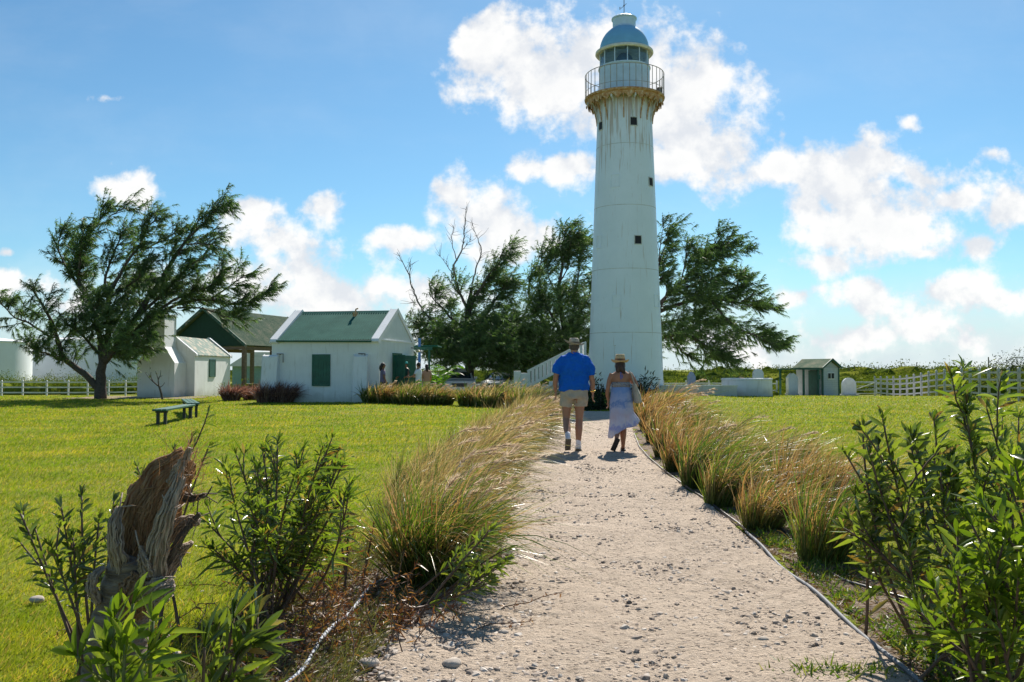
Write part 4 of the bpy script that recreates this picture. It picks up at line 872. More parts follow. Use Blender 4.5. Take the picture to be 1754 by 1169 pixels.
limbs2 = [([base2]+Z5([(425, 850), (415, 700), (410, 560), (440, 440)]), .26, .08, 0, .8),
 (Z5([(410, 560), (370, 480), (345, 400)]), .10, .04, 0, 1.0),
 (Z5([(412, 640), (440, 540), (500, 430), (560, 340), (620, 285), (670, 200)]), .10, .015, -.5, 1.1),
 (Z5([(425, 760), (500, 640), (560, 540), (640, 440), (650, 380)]), .10, .02, .8, 1.1),
 (Z5([(420, 720), (320, 620), (270, 560), (200, 500), (180, 470)]), .10, .02, .6, 1.1),
 (Z5([(430, 800), (300, 720), (200, 690), (120, 700), (85, 640)]), .10, .02, -.6, 1.1),
 (Z5([(440, 860), (560, 760), (680, 700), (760, 680)]), .10, .02, -.6, 1.1),
 (Z5([(430, 900), (330, 840), (220, 800)]), .08, .02, -1.2, 1.3),
 (Z5([(440, 930), (560, 880), (660, 860)]), .08, .02, -1.4, 1.3),
 (Z5([(430, 520), (500, 440), (560, 410), (640, 400)]), .06, .015, .5, 1.1)]
dead2 = [(Z5([(345, 420), (330, 340), (355, 290), (390, 220), (400, 100), (408, -20)]), .06, .012, 0), (Z5([(355, 300), (320, 200), (330, 90)]), .03, .008, .5), (Z5([(335, 400), (300, 330), (245, 265)]), .03, .008, -.4),
 (Z5([(440, 440), (470, 330), (500, 250), (480, 180), (440, 80)]), .05, .01, .3), (Z5([(390, 230), (440, 170)]), .02, .008, 0),
 (Z5([(250, 680), (160, 610), (105, 500), (70, 380), (30, 300), (0, 250)]), .08, .015, -.5), (Z5([(75, 390), (80, 300)]), .02, .008, 0), (Z5([(120, 560), (80, 540)]), .02, .007, 0)]
tree('casuarina_tree', 'casuarina tree with bare dead branches rising above its crown, just right of the cottage', 50.0, base2, limbs2, dead2, mat=m_need2, nd=34, dens=1.15, seed=12, shrink=.975, wind=.25, plume=(.5, 1.0),
     fills=[(800, 590, 60, 45, 3, 620), (745, 575, 38, 34, 2, 220), (855, 600, 60, 34, 3, 560), (855, 555, 45, 38, 3, 300), (765, 605, 45, 20, 2.5, 220)])
base3 = (972, 656)
limbs3 = [([base3]+Z5([(1000, 900), (985, 760), (960, 600), (930, 460), (960, 300), (950, 180), (975, 110), (1000, 50)]), .24, .015, 0, 1.0),
 (Z5([(1000, 900), (1060, 620), (1130, 510), (1150, 420)]), .12, .03, .5, .9),
 (Z5([(1000, 800), (1040, 600), (1050, 450), (1080, 300), (1060, 180), (1110, 120)]), .10, .015, 1.0, 1.0),
 (Z5([(980, 740), (900, 600), (840, 450), (830, 320), (850, 200)]), .10, .015, -.6, 1.0),
 (Z5([(985, 780), (860, 660), (790, 540), (770, 430), (800, 330)]), .09, .015, .8, 1.0),
 (Z5([(930, 460), (880, 360), (890, 250), (920, 180)]), .05, .01, .5, 1.0),
 (Z5([(990, 860), (880, 800), (760, 760), (700, 700)]), .09, .02, -1, 1.2),
 (Z5([(940, 420), (1010, 300), (1010, 180), (1030, 110)]), .05, .01, -.5, 1.0),
 (Z5([(1000, 880), (1080, 800), (1140, 720)]), .08, .02, -1, 1.1)]
tree('casuarina_tree', 'tall upright casuarina tree partly hidden by the left side of the lighthouse', 52.0, base3, limbs3, mat=m_need2, nd=32, dens=1.15, seed=13, shrink=.955, wind=.22, plume=(.5, 1.0),
     fills=[(950, 600, 60, 42, 3, 640), (900, 615, 50, 34, 3, 460), (985, 550, 30, 60, 3, 260), (930, 530, 50, 45, 3, 260)])
def Z8(l): return Z1(l, 1100, 340, 3.437)
base4 = (1098, 662)
limbs4 = [([base4]+Z8([(20, 960), (40, 800), (60, 640)]), .26, .14, 0, 0),
 (Z8([(40, 830), (180, 790), (300, 795), (400, 850), (480, 920), (540, 970)]), .14, .02, -.5, 1.0),
 (Z8([(300, 795), (380, 870), (400, 960)]), .06, .02, .5, .9), (Z8([(180, 800), (220, 860), (270, 910)]), .05, .012, .8, .8),
 (Z8([(60, 660), (180, 610), (320, 570), (430, 560), (560, 590), (660, 600), (720, 640), (790, 610)]), .13, .015, .8, .95),
 (Z8([(430, 570), (520, 680), (620, 760), (740, 800), (850, 880)]), .08, .012, -.6, 1.0),
 (Z8([(620, 770), (740, 790), (820, 820)]), .04, .01, .4, .9),
 (Z8([(60, 640), (160, 540), (260, 450), (360, 340), (420, 260), (460, 190), (485, 130)]), .12, .012, .5, 1.1),
 (Z8([(360, 340), (450, 300), (520, 230), (545, 200)]), .06, .012, -.5, 1.1),
 (Z8([(420, 330), (520, 300), (590, 260), (650, 235)]), .03, .008, .3, .45),
 (Z8([(240, 470), (270, 340), (280, 240)]), .05, .01, .4, 1.0), (Z8([(320, 400), (330, 290)]), .04, .01, -.4, 1.0),
 (Z8([(260, 500), (400, 450), (480, 410), (560, 400)]), .07, .012, 1.2, .8),
 (Z8([(430, 560), (520, 500), (590, 480), (600, 430)]), .05, .01, .6, 1.1), (Z8([(560, 590), (620, 520), (650, 470)]), .04, .01, .6, 1.0), (Z8([(600, 590), (690, 530)]), .03, .01, -.4, 1.0),
 (Z8([(40, 700), (120, 620), (160, 500), (120, 420)]), .07, .012, -.8, 1.1),
 (Z8([(60, 600), (90, 420), (110, 300), (160, 200), (190, 110)]), .09, .012, 1.5, .9), (Z8([(100, 330), (110, 200), (130, 100)]), .04, .01, .4, .8),
 (Z8([(100, 720), (250, 680), (400, 700), (500, 740)]), .09, .015, 1.5, 1.1)]
tree('casuarina_tree', 'spreading casuarina tree leaning out from behind the right side of the lighthouse', 51.0, base4, limbs4, mat=m_need2, nd=34, dens=1.1, seed=14, shrink=.945, wind=.32, droop=.6, plume=(.45, .9),
     fills=[(1200, 505, 50, 45, 2.5, 300), (1160, 570, 50, 30, 2.5, 260), (1240, 580, 45, 25, 2, 160), (1215, 440, 30, 30, 2, 90)])
rng = np.random.default_rng(77)

# bare frangipani by the chimney
q = G(268, 690); fr = thing('bare_sapling', (q[0], 39.6, float(gz(q[0], 39.6))), 'small leafless sapling in front of the cookhouse chimney', 'tree')
g = Geo(); S_ = lambda x, y: P(230+x/3.31, 500+y/3.31, 39.6)
for pl, r0, r1 in (([(160, 618), (152, 570), (138, 530)], .055, .045), ([(138, 535), (110, 515), (92, 485), (95, 455)], .035, .012), ([(142, 545), (165, 530), (172, 515)], .02, .01), ([(138, 530), (135, 490), (120, 450)], .03, .01), ([(136, 500), (150, 470), (150, 445)], .02, .01), ([(110, 515), (75, 480), (60, 455)], .02, .008), ([(92, 485), (80, 465)], .015, .008), ([(135, 490), (160, 475)], .015, .008)):
    g.tube(spline([S_(*p_) for p_ in pl], 10), taper(r0, r1, 10), 6)
g.build('trunk', m_bark, fr, world=True, smooth=True); g = Geo(); n = 14; pb = np.array([S_(95+rng.normal()*35, 462+rng.normal()*14) for _ in range(n)]); ribbons(g, pb, nrm(rng.normal(size=(n, 3))+np.array((0, 0, .5))), .12, .04, rng.normal(size=(n, 3))*.1, 2, 'leaf')
m_leafd = leafmat('frangipani_leaf', [(0, (.05, .09, .03)), (1, (.12, .16, .05))]); g.build('leaves', m_leafd, fr, world=True)

# ------------------------------------------------------------------ scrub, hedges and bushes
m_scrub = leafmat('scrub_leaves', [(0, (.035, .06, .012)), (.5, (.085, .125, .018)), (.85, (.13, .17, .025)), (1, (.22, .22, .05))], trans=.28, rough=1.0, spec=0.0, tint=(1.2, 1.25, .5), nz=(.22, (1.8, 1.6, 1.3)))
m_scrubf = leafmat('scrub_leaves_far', [(0, (.025, .045, .012)), (.5, (.06, .09, .016)), (1, (.12, .145, .026))], trans=.22, rough=1.0, spec=0.0, tint=(1.2, 1.25, .5), nz=(.05, (2.0, 1.7, 1.4)))
def leafcloud(g, c, r, n, size, flat=.35, core=.78):
    """leaf-sized quads filling an uneven dome"""
    a = rng.normal(size=(n, 3)); a = nrm(a)*(rng.random((n, 1))**.45); a[:, 2] = np.abs(a[:, 2])
    k_ = len(ico_v); ph_ = rng.random()*6; vv_ = ico_v*(1+.18*np.sin(ico_v[:, :1]*3+ph_))*np.array(r)*np.array((core, core, core*.93)); g.add(vv_+c, tris=ico_f)
    lump = 1+.28*np.sin(a[:, :1]*5+c[0])+.22*np.sin(a[:, 1:2]*6+c[1]*2); p_ = c+a*lump*np.array(r)
    ribbons(g, p_, nrm(rng.normal(size=(n, 3))+np.array((.25, 0, .4))), size*(.6+.8*rng.random(n)), size*flat*(.7+.6*rng.random(n)), rng.normal(size=(n, 3))*.25, 2, 'leaf')
# far scrubland
g = Geo(); n = 1300
y = 72*(420/72)**rng.random(n); x = (rng.random(n)*2.0-.85)*(.72*y+10)
ok = ~((x < -.30*y) & (y < 145)); x = x[ok]; y = y[ok]
for xi, yi in zip(x, y):
    s = .95+1.5*rng.random()**2.5; R_ = (1.5+2.2*rng.random())*(1+yi/180); leafcloud(g, np.array((xi, yi, float(gz(xi, yi))-.2)), (R_, R_, s*(.75+yi/420)), int(170), .13*(yi/60)**.85, .6)
tag(g.build('scrubland', m_scrubf), 'wide belt of low green scrub stretching to the horizon', 'scrub', kind='stuff')
# nearer scrub just beyond the road and the right fence
g = Geo()
for i in range(190):
    px = 1132+rng.random()*700; D = 64+14*rng.random() if px < 1500 else 0
    if px >= 1500: 
        s = (px-1500)/300; Df = 65*(34.5/65)**s; D = Df*(1.04+.35*rng.random())
    x = (px-877)/1500*D; hh = (.9+.5*rng.random()) if px < 1480 else (1.35+.7*rng.random())*(1+.25*(px-1480)/270)
    if 1330 < px < 1500 and D < 68: continue
    leafcloud(g, np.array((x, D, float(gz(x, D))-.1)), (1.3+.8*rng.random(), 1.2, hh*.8), 1150, .062*(D/45), .6)
tag(g.build('scrub', m_scrub), 'green scrub growing behind the white fences on the right', 'scrub', kind='stuff')
g = Geo()
for i in range(90):
    px = -60+rng.random()*330; D = 68+7*rng.random(); x = (px-877)/1500*D; leafcloud(g, np.array((x, D, float(gz(x, D))-.1)), (1.4, 1.2, 1.15+.5*rng.random()), 700, .095, .55)
tag(g.build('hedge', m_scrub), 'tangled green hedge growing behind the white fence on the left', 'hedge', kind='stuff')
def bush(px, py, D, r, label, n=900, size=.09, mat=None, cat='bush', name='bush', flat=.4):
    x = xr_(px, D); b = float(gz(x, D)); t = thing(name, (x, D, b), label, cat); g = Geo(); leafcloud(g, np.array((x, D, b)), r, n, size, flat, .35); g.build('foliage', mat or m_scrub, t, world=True)
    g = Geo()
    for k in range(6): a = rng.normal(size=2)*.3; g.tube([(x+a[0]*.3, D+a[1]*.3, b-.05), (x+a[0]*r[0]*.6, D+a[1]*r[1]*.6, b+r[2]*.5), (x+a[0]*r[0]*1.4, D+a[1]*r[1]*1.4, b+r[2]*.85)], [.02, .014, .008], 5)
    g.build('stem', m_bark, t, world=True); return t
bush(408, 655, 42.5, (.8, .6, .75), 'loose green bush by the right wall of the cookhouse', 380, .11)
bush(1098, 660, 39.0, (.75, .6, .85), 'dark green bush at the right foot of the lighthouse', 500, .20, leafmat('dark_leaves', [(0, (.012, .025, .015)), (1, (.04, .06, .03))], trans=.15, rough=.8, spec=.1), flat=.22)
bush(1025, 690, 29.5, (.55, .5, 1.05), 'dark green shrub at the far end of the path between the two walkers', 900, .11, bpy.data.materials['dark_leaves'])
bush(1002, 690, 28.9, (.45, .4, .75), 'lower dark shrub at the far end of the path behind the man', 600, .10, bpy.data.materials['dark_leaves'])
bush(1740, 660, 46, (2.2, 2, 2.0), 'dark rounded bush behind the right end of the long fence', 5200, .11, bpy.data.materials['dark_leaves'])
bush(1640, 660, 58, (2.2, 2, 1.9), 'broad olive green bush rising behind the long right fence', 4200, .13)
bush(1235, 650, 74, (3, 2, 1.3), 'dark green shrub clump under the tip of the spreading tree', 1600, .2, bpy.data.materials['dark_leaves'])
q = (xr_(432, 43.2), 43.2); pot = thing('plant_pot', (q[0], q[1], float(gz(*q))), 'dark plant pot standing beside the loose bush near the pavilion', 'plant pot')
g = Geo(); g.rings([(0, 0, 0, .16, .16), (0, 0, .55, .26, .26), (0, 0, .6, .29, .29), (0, 0, .66, .29, .29), (0, 0, .62, .2, .2)], 16); g.build('body', m_iron, pot)

# young palm right of the cottage
D = 40.5; x0 = xr_(752, D); pl = thing('palm_plant', (x0, D, float(gz(x0, D))), 'bright green young palm behind the grass hedge right of the cottage', 'palm')
m_palm = leafmat('palm_leaf', [(0, (.06, .14, .012)), (1, (.16, .28, .03))], trans=.5, tint=(1.1, 1.3, .4))
for k in range(13):
    a = 2*pi*k/13+rng.normal()*.2; g = Geo(); d0 = np.array((cos(a)*.55, sin(a)*.55, .9)); hh_ = .75+.45*rng.random(); pp = [np.array((x0+cos(a)*(.55*s+.45*s*s), D+sin(a)*(.5*s+.4*s*s), .1+hh_*(2.7*s-1.45*s*s))) for s in np.linspace(0, 1, 9)]; g.tube(pp, taper(.02, .005, 9), 4)
    base = []; dr = []
    for i in range(2, 9):
        tg = nrm(pp[i]-pp[i-1]); sd_ = nrm(np.cross(tg, (0, 0, 1)))
        for e in (-1, 1):
            for f_ in (0, .5): base.append(pp[i]*(1-f_*.999)+pp[i-1]*f_*.999); dr.append(nrm(sd_*e+tg*.7-np.array((0, 0, .25))))
    ribbons(g, np.array(base), np.array(dr), .34, .045, np.zeros((len(base), 3))-np.array((0, 0, .2)), 2, 'leaf'); g.build('frond', m_palm, pl, world=True)

# ------------------------------------------------------------------ ornamental grass clumps
m_gg = leafmat('clump_green', [(0, (.045, .095, .018)), (.5, (.10, .17, .025)), (.85, (.18, .23, .04)), (1, (.34, .29, .10))], trans=.42, rough=.35, spec=.6, tint=(1.15, 1.2, .45))
m_gt = leafmat('clump_dry', [(0, (.15, .08, .035)), (.35, (.33, .19, .075)), (.7, (.50, .33, .14)), (1, (.64, .52, .32))], zg=(.04, .34, (.085, .12, .024)), trans=.42, rough=.4, spec=.5, tint=(1.15, 1.0, .65))
m_gb = leafmat('clump_blond', [(0, (.20, .13, .05)), (.35, (.36, .26, .11)), (.7, (.52, .41, .20)), (.9, (.64, .55, .34)), (1, (.24, .28, .07))], zg=(.08, .45, (.09, .13, .025)), trans=.42, rough=.38, spec=.6, tint=(1.1, 1.0, .7))
m_pl = leafmat('seed_plume', [(0, (.42, .31, .22)), (.6, (.60, .48, .36)), (1, (.72, .62, .50))], trans=.5, rough=.6, spec=.3, tint=(1.05, 1.0, .9))
m_red = leafmat('clump_purple', [(0, (.10, .045, .035)), (.5, (.20, .10, .075)), (1, (.38, .26, .20))], trans=.35, rough=.5, tint=(1.2, .9, .8))
def clump(x, y, h, w, label, group, ng=300, nt=300, npl=6, wind=.55, mats=(m_gg, m_gt, m_pl), lean=(0, 0), wd=.007, mess=.12, dense=1.0, pd=None, tipw=1.0, hh2=1.0):
    z = float(gz(x, y)); t = thing('grass_clump', (x, y, z), label, 'ornamental grass', group); px_ = max(wd, .0010*y)
    for nm, n, m, hh, ws in (('blades', ng, mats[0], 1.0, 1.15), ('dry_blades', nt, mats[1], .95*hh2, .8)):
        n = int(n*dense)
        if n <= 0: continue
        g = Geo(); a = rng.random(n)*2*pi; r_ = w*.28*np.sqrt(rng.random(n)); b = np.stack([x+r_*np.cos(a), y+r_*np.sin(a)*.8, np.full(n, z-.01)], 1)
        out = rng.random(n)**.7; d = nrm(np.stack([np.cos(a)*out*.30+lean[0]+wind*.10, np.sin(a)*out*.30+lean[1], np.ones(n)*1.0], 1)+rng.normal(size=(n, 3))*mess)
        L_ = h*hh*(.45+.75*rng.random(n)**.8)*1.12
        bd = np.stack([wind*(.15+.45*rng.random(n))*tipw+np.cos(a)*out*.22, np.sin(a)*out*.22+rng.normal(size=n)*.07, -.06-.22*rng.random(n)-out*.08], 1)
        c3 = rng.random((n, 1))**1.5*np.array((wind*.80, 0, -.60))+rng.normal(size=(n, 3))*np.array((.10, .10, .04))
        ribbons(g, b, d, L_, px_*ws*(.6+.7*rng.random(n)), bd*(.45+.75*rng.random((n, 1))), 7, 'blade', b3=c3); g.build(nm, m, t, world=True)
    for k in range(npl):
        g = Geo(); a = rng.random()*2*pi; d = nrm(np.array((cos(a)*.2+wind*.30+lean[0]*.5, sin(a)*.2, 1.0))+rng.normal(size=3)*.05); l_ = h*(1.05+.35*rng.random()); bd = np.array((wind*.6, rng.normal()*.1, -.26-.15*rng.random()))
        b = np.array((x+rng.normal()*w*.12, y+rng.normal()*w*.12, z)); s = np.linspace(0, 1, 9); pp = b+l_*(d*s[:, None]+bd*(s**2)[:, None]); g.tube(pp, .0016+.00018*y, 4)
        tg = nrm(pp[-1]-pp[-2]); m_ = 70 if y < 12 else 34; s2 = rng.random(m_); pb = pp[-1]+tg*(s2[:, None]-.25)*.20+np.array((wind*.05, 0, -.04))*(s2**2)[:, None]
        env = np.sin(pi*np.clip(s2, .05, .95)); ribbons(g, pb, nrm(tg*1.1+rng.normal(size=(m_, 3))*.42+np.array((wind*.35, 0, -.1))), .035+.035*env, max(.0035, .0009*y), np.zeros((m_, 3)), 1, 'needle'); g.build('plume', mats[2], t, world=True)
    return t
ordw = ['nearest', 'second', 'third', 'fourth', 'fifth', 'sixth', 'seventh', 'eighth', 'ninth', 'tenth', 'eleventh', 'twelfth', 'thirteenth', 'fourteenth', 'fifteenth', 'sixteenth']
GL = 'windblown grass clumps along the left edge of the path'; GR = 'grass clumps along the right edge of the path'; GB = 'grass hedge across the far side of the left lawn'
# near green clump on the left
q = G(742, 1002); clump(q[0]-.03, q[1], .78, .72, 'nearest and greenest grass clump, with pale plumes, at the left edge of the path', GL, 1000, 900, 9, wind=.30, wd=.0075, mess=.20)
left = [(792, 925, .80), (775, 868, .78), (832, 882, .82), (812, 828, .80), (862, 838, .84), (848, 800, .82), (880, 806, .86), (868, 775, .86), (900, 784, .86), (892, 757, .9), (917, 765, .9), (912, 742, .92), (932, 748, .9), (926, 727, .95), (944, 733, .92), (938, 715, .98)]
for i, (px, py, h) in enumerate(left):
    q = G(px, py); x = q[0]-.38; near = q[1] < 10
    clump(x, q[1], h*.90, .75, (ordw[i+1] if i+1 < 16 else 'farthest')+' blond windblown grass clump from the camera along the left path edge', GL, 110 if near else 70, 950 if near else 760, 4 if i % 2 else 2, wind=.68, mats=(m_gg, m_gb, m_pl), wd=.0055, tipw=.95)
right = [(1402, 962, .95, 'g'), (1296, 908, .66, 't'), (1345, 872, .80, 't'), (1228, 868, .78, 'g'), (1420, 880, .78, 't'), (1188, 836, .82, 'g'), (1262, 826, .82, 'b'), (1156, 808, .86, 't'), (1330, 815, .72, 'b'), (1210, 786, .88, 'b'), (1134, 782, .92, 't'), (1118, 758, .95, 't'), (1165, 757, .92, 'b'), (1106, 738, .98, 't'), (1138, 732, .98, 't'), (1098, 720, 1.0, 't')]
for i, (px, py, h, k) in enumerate(right):
    q = G(px, py); mats = {'g': (m_gg, m_gt, m_pl), 't': (m_gg, m_gt, m_pl), 'b': (m_gg, m_gb, m_pl)}[k]; ng, nt = {'g': (430, 380), 't': (110, 640), 'b': (160, 680)}[k]
    lab = {0: 'nearest right hand grass clump, tall and green with arching tan blades', 1: 'small orange tan grass clump at the path edge beside the nearest green one'}.get(i, ordw[i]+' '+{'g': 'green', 't': 'tan', 'b': 'blond'}[k]+' grass clump from the camera along the right path edge')
    clump(q[0]+.04, q[1], h*(.86+.16*rng.random()), .50+.18*rng.random(), lab, GR, ng, nt, 1 if i > 2 else 0, wind=.52, mats=mats, lean=(.10, 0), wd=.0065)
for px, py, tx, ty in [(1090, 745, 1205, 648), (1120, 745, 1262, 655), (1140, 745, 1210, 690), (1110, 745, 1160, 690), (1150, 745, 1245, 668)]:
    pass
q = G(1128, 735)
t_ = clump(q[0], q[1], 1.15, .5, 'far tan clump whose tall pale plumes stand in front of the basin', GR, 80, 420, 9, wind=.75, wd=.006)
back = [(628, 686), (655, 687), (682, 689), (708, 689), (738, 690), (765, 691), (792, 694), (818, 697), (842, 700), (866, 702), (892, 704), (914, 705), (936, 703)]
for i, (px, py) in enumerate(back):
    D = float(np.interp(px, [628, 760, 936], [34.9, 33.4, 30.5])); q = P(px, py, D); k = i % 3
    clump(q[0]+.25*rng.normal()*.5, D+.4*rng.normal()*.5, .76+.32*rng.random(), 1.35+.5*rng.random(), ('leftmost' if i == 0 else ordw[i] if i < 12 else 'rightmost')+(' clump from the left in the grass hedge before the cottage and cars' if 0 < i < 12 else ' clump in the grass hedge before the cottage and cars'), GB, [300, 160, 220][k], [420, 620, 520][k], 6, wind=.42, mats=(m_gg, m_gt if k == 1 else m_gb, m_pl), wd=.006)
for i, (px, py, D, h, w) in enumerate([(397, 684, 38.5, .82, .85), (428, 684, 39.3, .70, .6), (458, 688, 36.6, .95, .95), (487, 688, 36.4, .92, .9)]):
    x = xr_(px, D); clump(x, D, h, w*1.5, ['leftmost', 'smallest and second', 'third and largest', 'rightmost'][i]+' of the four reddish brown grass clumps between the cookhouse and the cottage', 'reddish brown grass clumps by the cottage', 160, 900, 0, wind=.25, mats=(m_red, m_red, m_red), wd=.006)

# ------------------------------------------------------------------ oleanders
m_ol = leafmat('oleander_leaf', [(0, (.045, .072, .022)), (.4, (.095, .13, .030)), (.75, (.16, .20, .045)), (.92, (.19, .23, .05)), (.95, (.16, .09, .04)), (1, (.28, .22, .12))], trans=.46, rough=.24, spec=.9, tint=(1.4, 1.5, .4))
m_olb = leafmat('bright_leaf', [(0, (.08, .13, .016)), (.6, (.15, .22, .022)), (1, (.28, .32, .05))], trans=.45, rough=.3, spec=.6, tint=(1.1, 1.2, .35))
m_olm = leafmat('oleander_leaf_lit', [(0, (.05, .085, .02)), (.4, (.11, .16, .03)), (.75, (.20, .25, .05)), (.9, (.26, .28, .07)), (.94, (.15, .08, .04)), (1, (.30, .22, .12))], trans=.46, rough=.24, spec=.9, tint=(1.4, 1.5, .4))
m_stem = simple('oleander_stem', (.12, .075, .05), .8, var=.35, scale=30)
m_stemg = simple('green_stem', (.13, .15, .05), .7, var=.3, scale=30)
m_brown = leafmat('brown_leaf', [(0, (.06, .03, .018)), (.6, (.16, .085, .045)), (1, (.30, .20, .11))], trans=.3, rough=.6)
def shoot(gs, gl, p0, p1, r0=.009, bowl=.12, start=.35, pitch=.022, ll=.11, lw=.021, forks=2, per=3, up=.55, gb=None):
    """curved stem p0 -> p1 with whorls of lance-shaped leaves, forking near its tip"""
    p0 = np.array(p0, float); p1 = np.array(p1, float); L_ = np.linalg.norm(p1-p0); mid = (p0+p1)/2+rng.normal(size=3)*bowl*L_*.5; s = np.linspace(0, 1, 14)[:, None]; pp = (1-s)**2*p0+2*s*(1-s)*mid+s*s*p1
    gs.tube(pp, taper(r0, r0*.45, 14), 6); paths = [(pp, start)]
    for _ in range(forks):
        k = rng.integers(6, 12); dv = nrm(nrm(pp[k+1]-pp[k])+rng.normal(size=3)*.38+np.array((.05, 0, .1))); l2 = L_*(.13+.17*rng.random()); q = [pp[k]]
        for _k in range(6): dv = nrm(dv+rng.normal(size=3)*.07+np.array((0, 0, .06))); q.append(q[-1]+dv*l2/6)
        q = np.array(q); gs.tube(q, taper(r0*.6, r0*.35, 7), 5); paths.append((q, .15))
    B = []; Dd = []; S = []; LL = []
    for q, st in paths:
        seg = np.r_[0, np.cumsum(np.linalg.norm(np.diff(q, axis=0), axis=1))]; u_ = np.arange(seg[-1]*st, seg[-1], pitch*1.35)
        for j, ui in enumerate(u_):
            c_ = np.array([np.interp(ui, seg, q[:, i]) for i in range(3)]); tg = nrm(np.array([np.interp(ui+.02, seg, q[:, i]) for i in range(3)])-np.array([np.interp(ui-.02, seg, q[:, i]) for i in range(3)])+1e-6)
            ph0 = j*1.05+rng.random()*.6; e1 = nrm(np.cross(tg, (0.3, .9, .1))); e2 = np.cross(tg, e1); fr_ = ui/seg[-1]
            if rng.random() < .15+.35*(1-fr_): continue
            for m in range(per):
                a = ph0+m*2*pi/per; r_ = e1*cos(a)+e2*sin(a); B.append(c_); Dd.append(nrm(r_*(1.0-.35*fr_)+tg*(up*.8+.45*fr_)+rng.normal(size=3)*.30+np.array((.12, 0, 0)))); S.append(tg+rng.normal(size=3)*.45); LL.append(ll*(.65+.5*rng.random())*(1.05-.4*max(0, fr_-.8)/.2))
        # tip tuft
        for m in range(5):
            tg = nrm(q[-1]-q[-2]); B.append(q[-1]); Dd.append(nrm(tg+rng.normal(size=3)*.3)); S.append(rng.normal(size=3)); LL.append(ll*.7)
        if gb is not None and rng.random() < .35:
            n_ = 9; ribbons(gb, np.repeat(q[-1][None], n_, 0), nrm(tg+rng.normal(size=(n_, 3))*.7), .05, .009, rng.normal(size=(n_, 3))*.4, 3, 'leaf')
    B = np.array(B); n = len(B); Dd = np.array(Dd); S = np.array(S)
    ribbons(gl, B, Dd, np.array(LL), lw*.70*(.75+.5*rng.random(n)), rng.normal(size=(n, 3))*.14+np.array((.08, 0, -.20)), 5, 'leaf', fold=.35, side=np.cross(S, Dd))
def oleander(px, D, z, tips, label, ml=m_ol, ms=m_stem, name='oleander_bush', cat='bush', group=None, basew=.12, **kw):
    x = (px-877)/1500*D; t = thing(name, (x, D, z), label, cat, group); gs = Geo(); gl = Geo(); gb = Geo()
    for tp in tips:
        p1 = P(tp[0], tp[1], D+tp[2]); b = np.array((x, D, z))+np.array((rng.normal()*basew+(p1[0]-x)*.15, rng.normal()*basew, 0)); shoot(gs, gl, b, p1, gb=gb, **kw)
    gs.build('stems', ms, t, world=True, smooth=True); gl.build('leaves', ml, t, world=True, smooth=True)

    return t
rn = lambda a, b: a+(b-a)*rng.random()
OG = 'oleander bushes beside the path'
# left mid bush
tips = [(rn(385, 600), rn(775, 880), rn(-.5, .5)) for _ in range(15)]+[(475, 755, 0), (405, 780, .1), (450, 775, 0), (560, 775, .1), (590, 790, 0), (520, 770, .2), (385, 800, -.1)]+[(rn(340, 590), rn(860, 960), rn(-.5, .3)) for _ in range(10)]
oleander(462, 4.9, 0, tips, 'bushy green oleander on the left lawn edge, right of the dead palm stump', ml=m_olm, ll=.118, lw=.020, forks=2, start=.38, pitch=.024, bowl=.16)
# behind the stump, leaning left
tips = [(35, 880, 0), (60, 905, .1), (105, 870, 0), (140, 850, .1), (85, 935, -.1), (170, 890, .1), (195, 860, .2), (125, 920, 0)]
oleander(178, 3.9, .0, tips, 'thin straggly oleander with drooping dull leaves, left of the dead palm stump', ll=.085, lw=.022, forks=1, start=.5, pitch=.024, bowl=.05, basew=.03)
oleander(262, 4.3, .0, [(330, 748, 0), (358, 765, .1), (235, 800, .1), (300, 770, .2), (290, 800, 0)], 'few oleander shoots poking up behind the dead palm stump', ll=.07, lw=.013, forks=1, start=.72, bowl=.05)
# reclining oleander branch by the near clump
q = G(600, 1010)
oleander((q[0]/q[1])*1500+877, q[1], .0, [(560, 830, .2), (595, 870, 0), (640, 900, .1)], 'sparse upright twigs just left of the nearest grass clump', ll=.05, lw=.01, forks=1, start=.7, ml=m_brown)
oleander(690, 4.85, .02, [(845, 905, -.1), (868, 940, -.1), (850, 975, -.2), (820, 920, 0), (835, 1000, -.2), (865, 960, 0)], 'low oleander branches leaning over the path under the nearest grass clump', ll=.10, lw=.018, forks=2, start=.5)
# bright broad-leaved plant in front of the stump
tips = [(200, 1010, 0), (240, 990, 0), (180, 1050, .05), (255, 1020, -.05), (225, 1060, -.1), (275, 1050, .05), (300, 1090, -.05)]
oleander(245, 2.35, -.05, [(195, 1060, 0), (228, 1035, 0), (262, 1065, -.05), (215, 1100, -.1), (185, 1120, 0)], 'bright yellow green oleander sprouting at the foot of the dead palm stump', ml=m_olb, ms=m_stemg, ll=.14, lw=.026, forks=1, start=.35, pitch=.026, basew=.05, up=.7)
oleander(330, 2.6, -.05, [(400, 1060, 0), (370, 1085, .05), (430, 1080, .05), (350, 1110, -.1), (410, 1120, 0)], 'dark glossy oleander shoots leaning right from the foot of the dead palm stump', ll=.15, lw=.026, forks=1, start=.45, pitch=.03, basew=.05, up=.9)
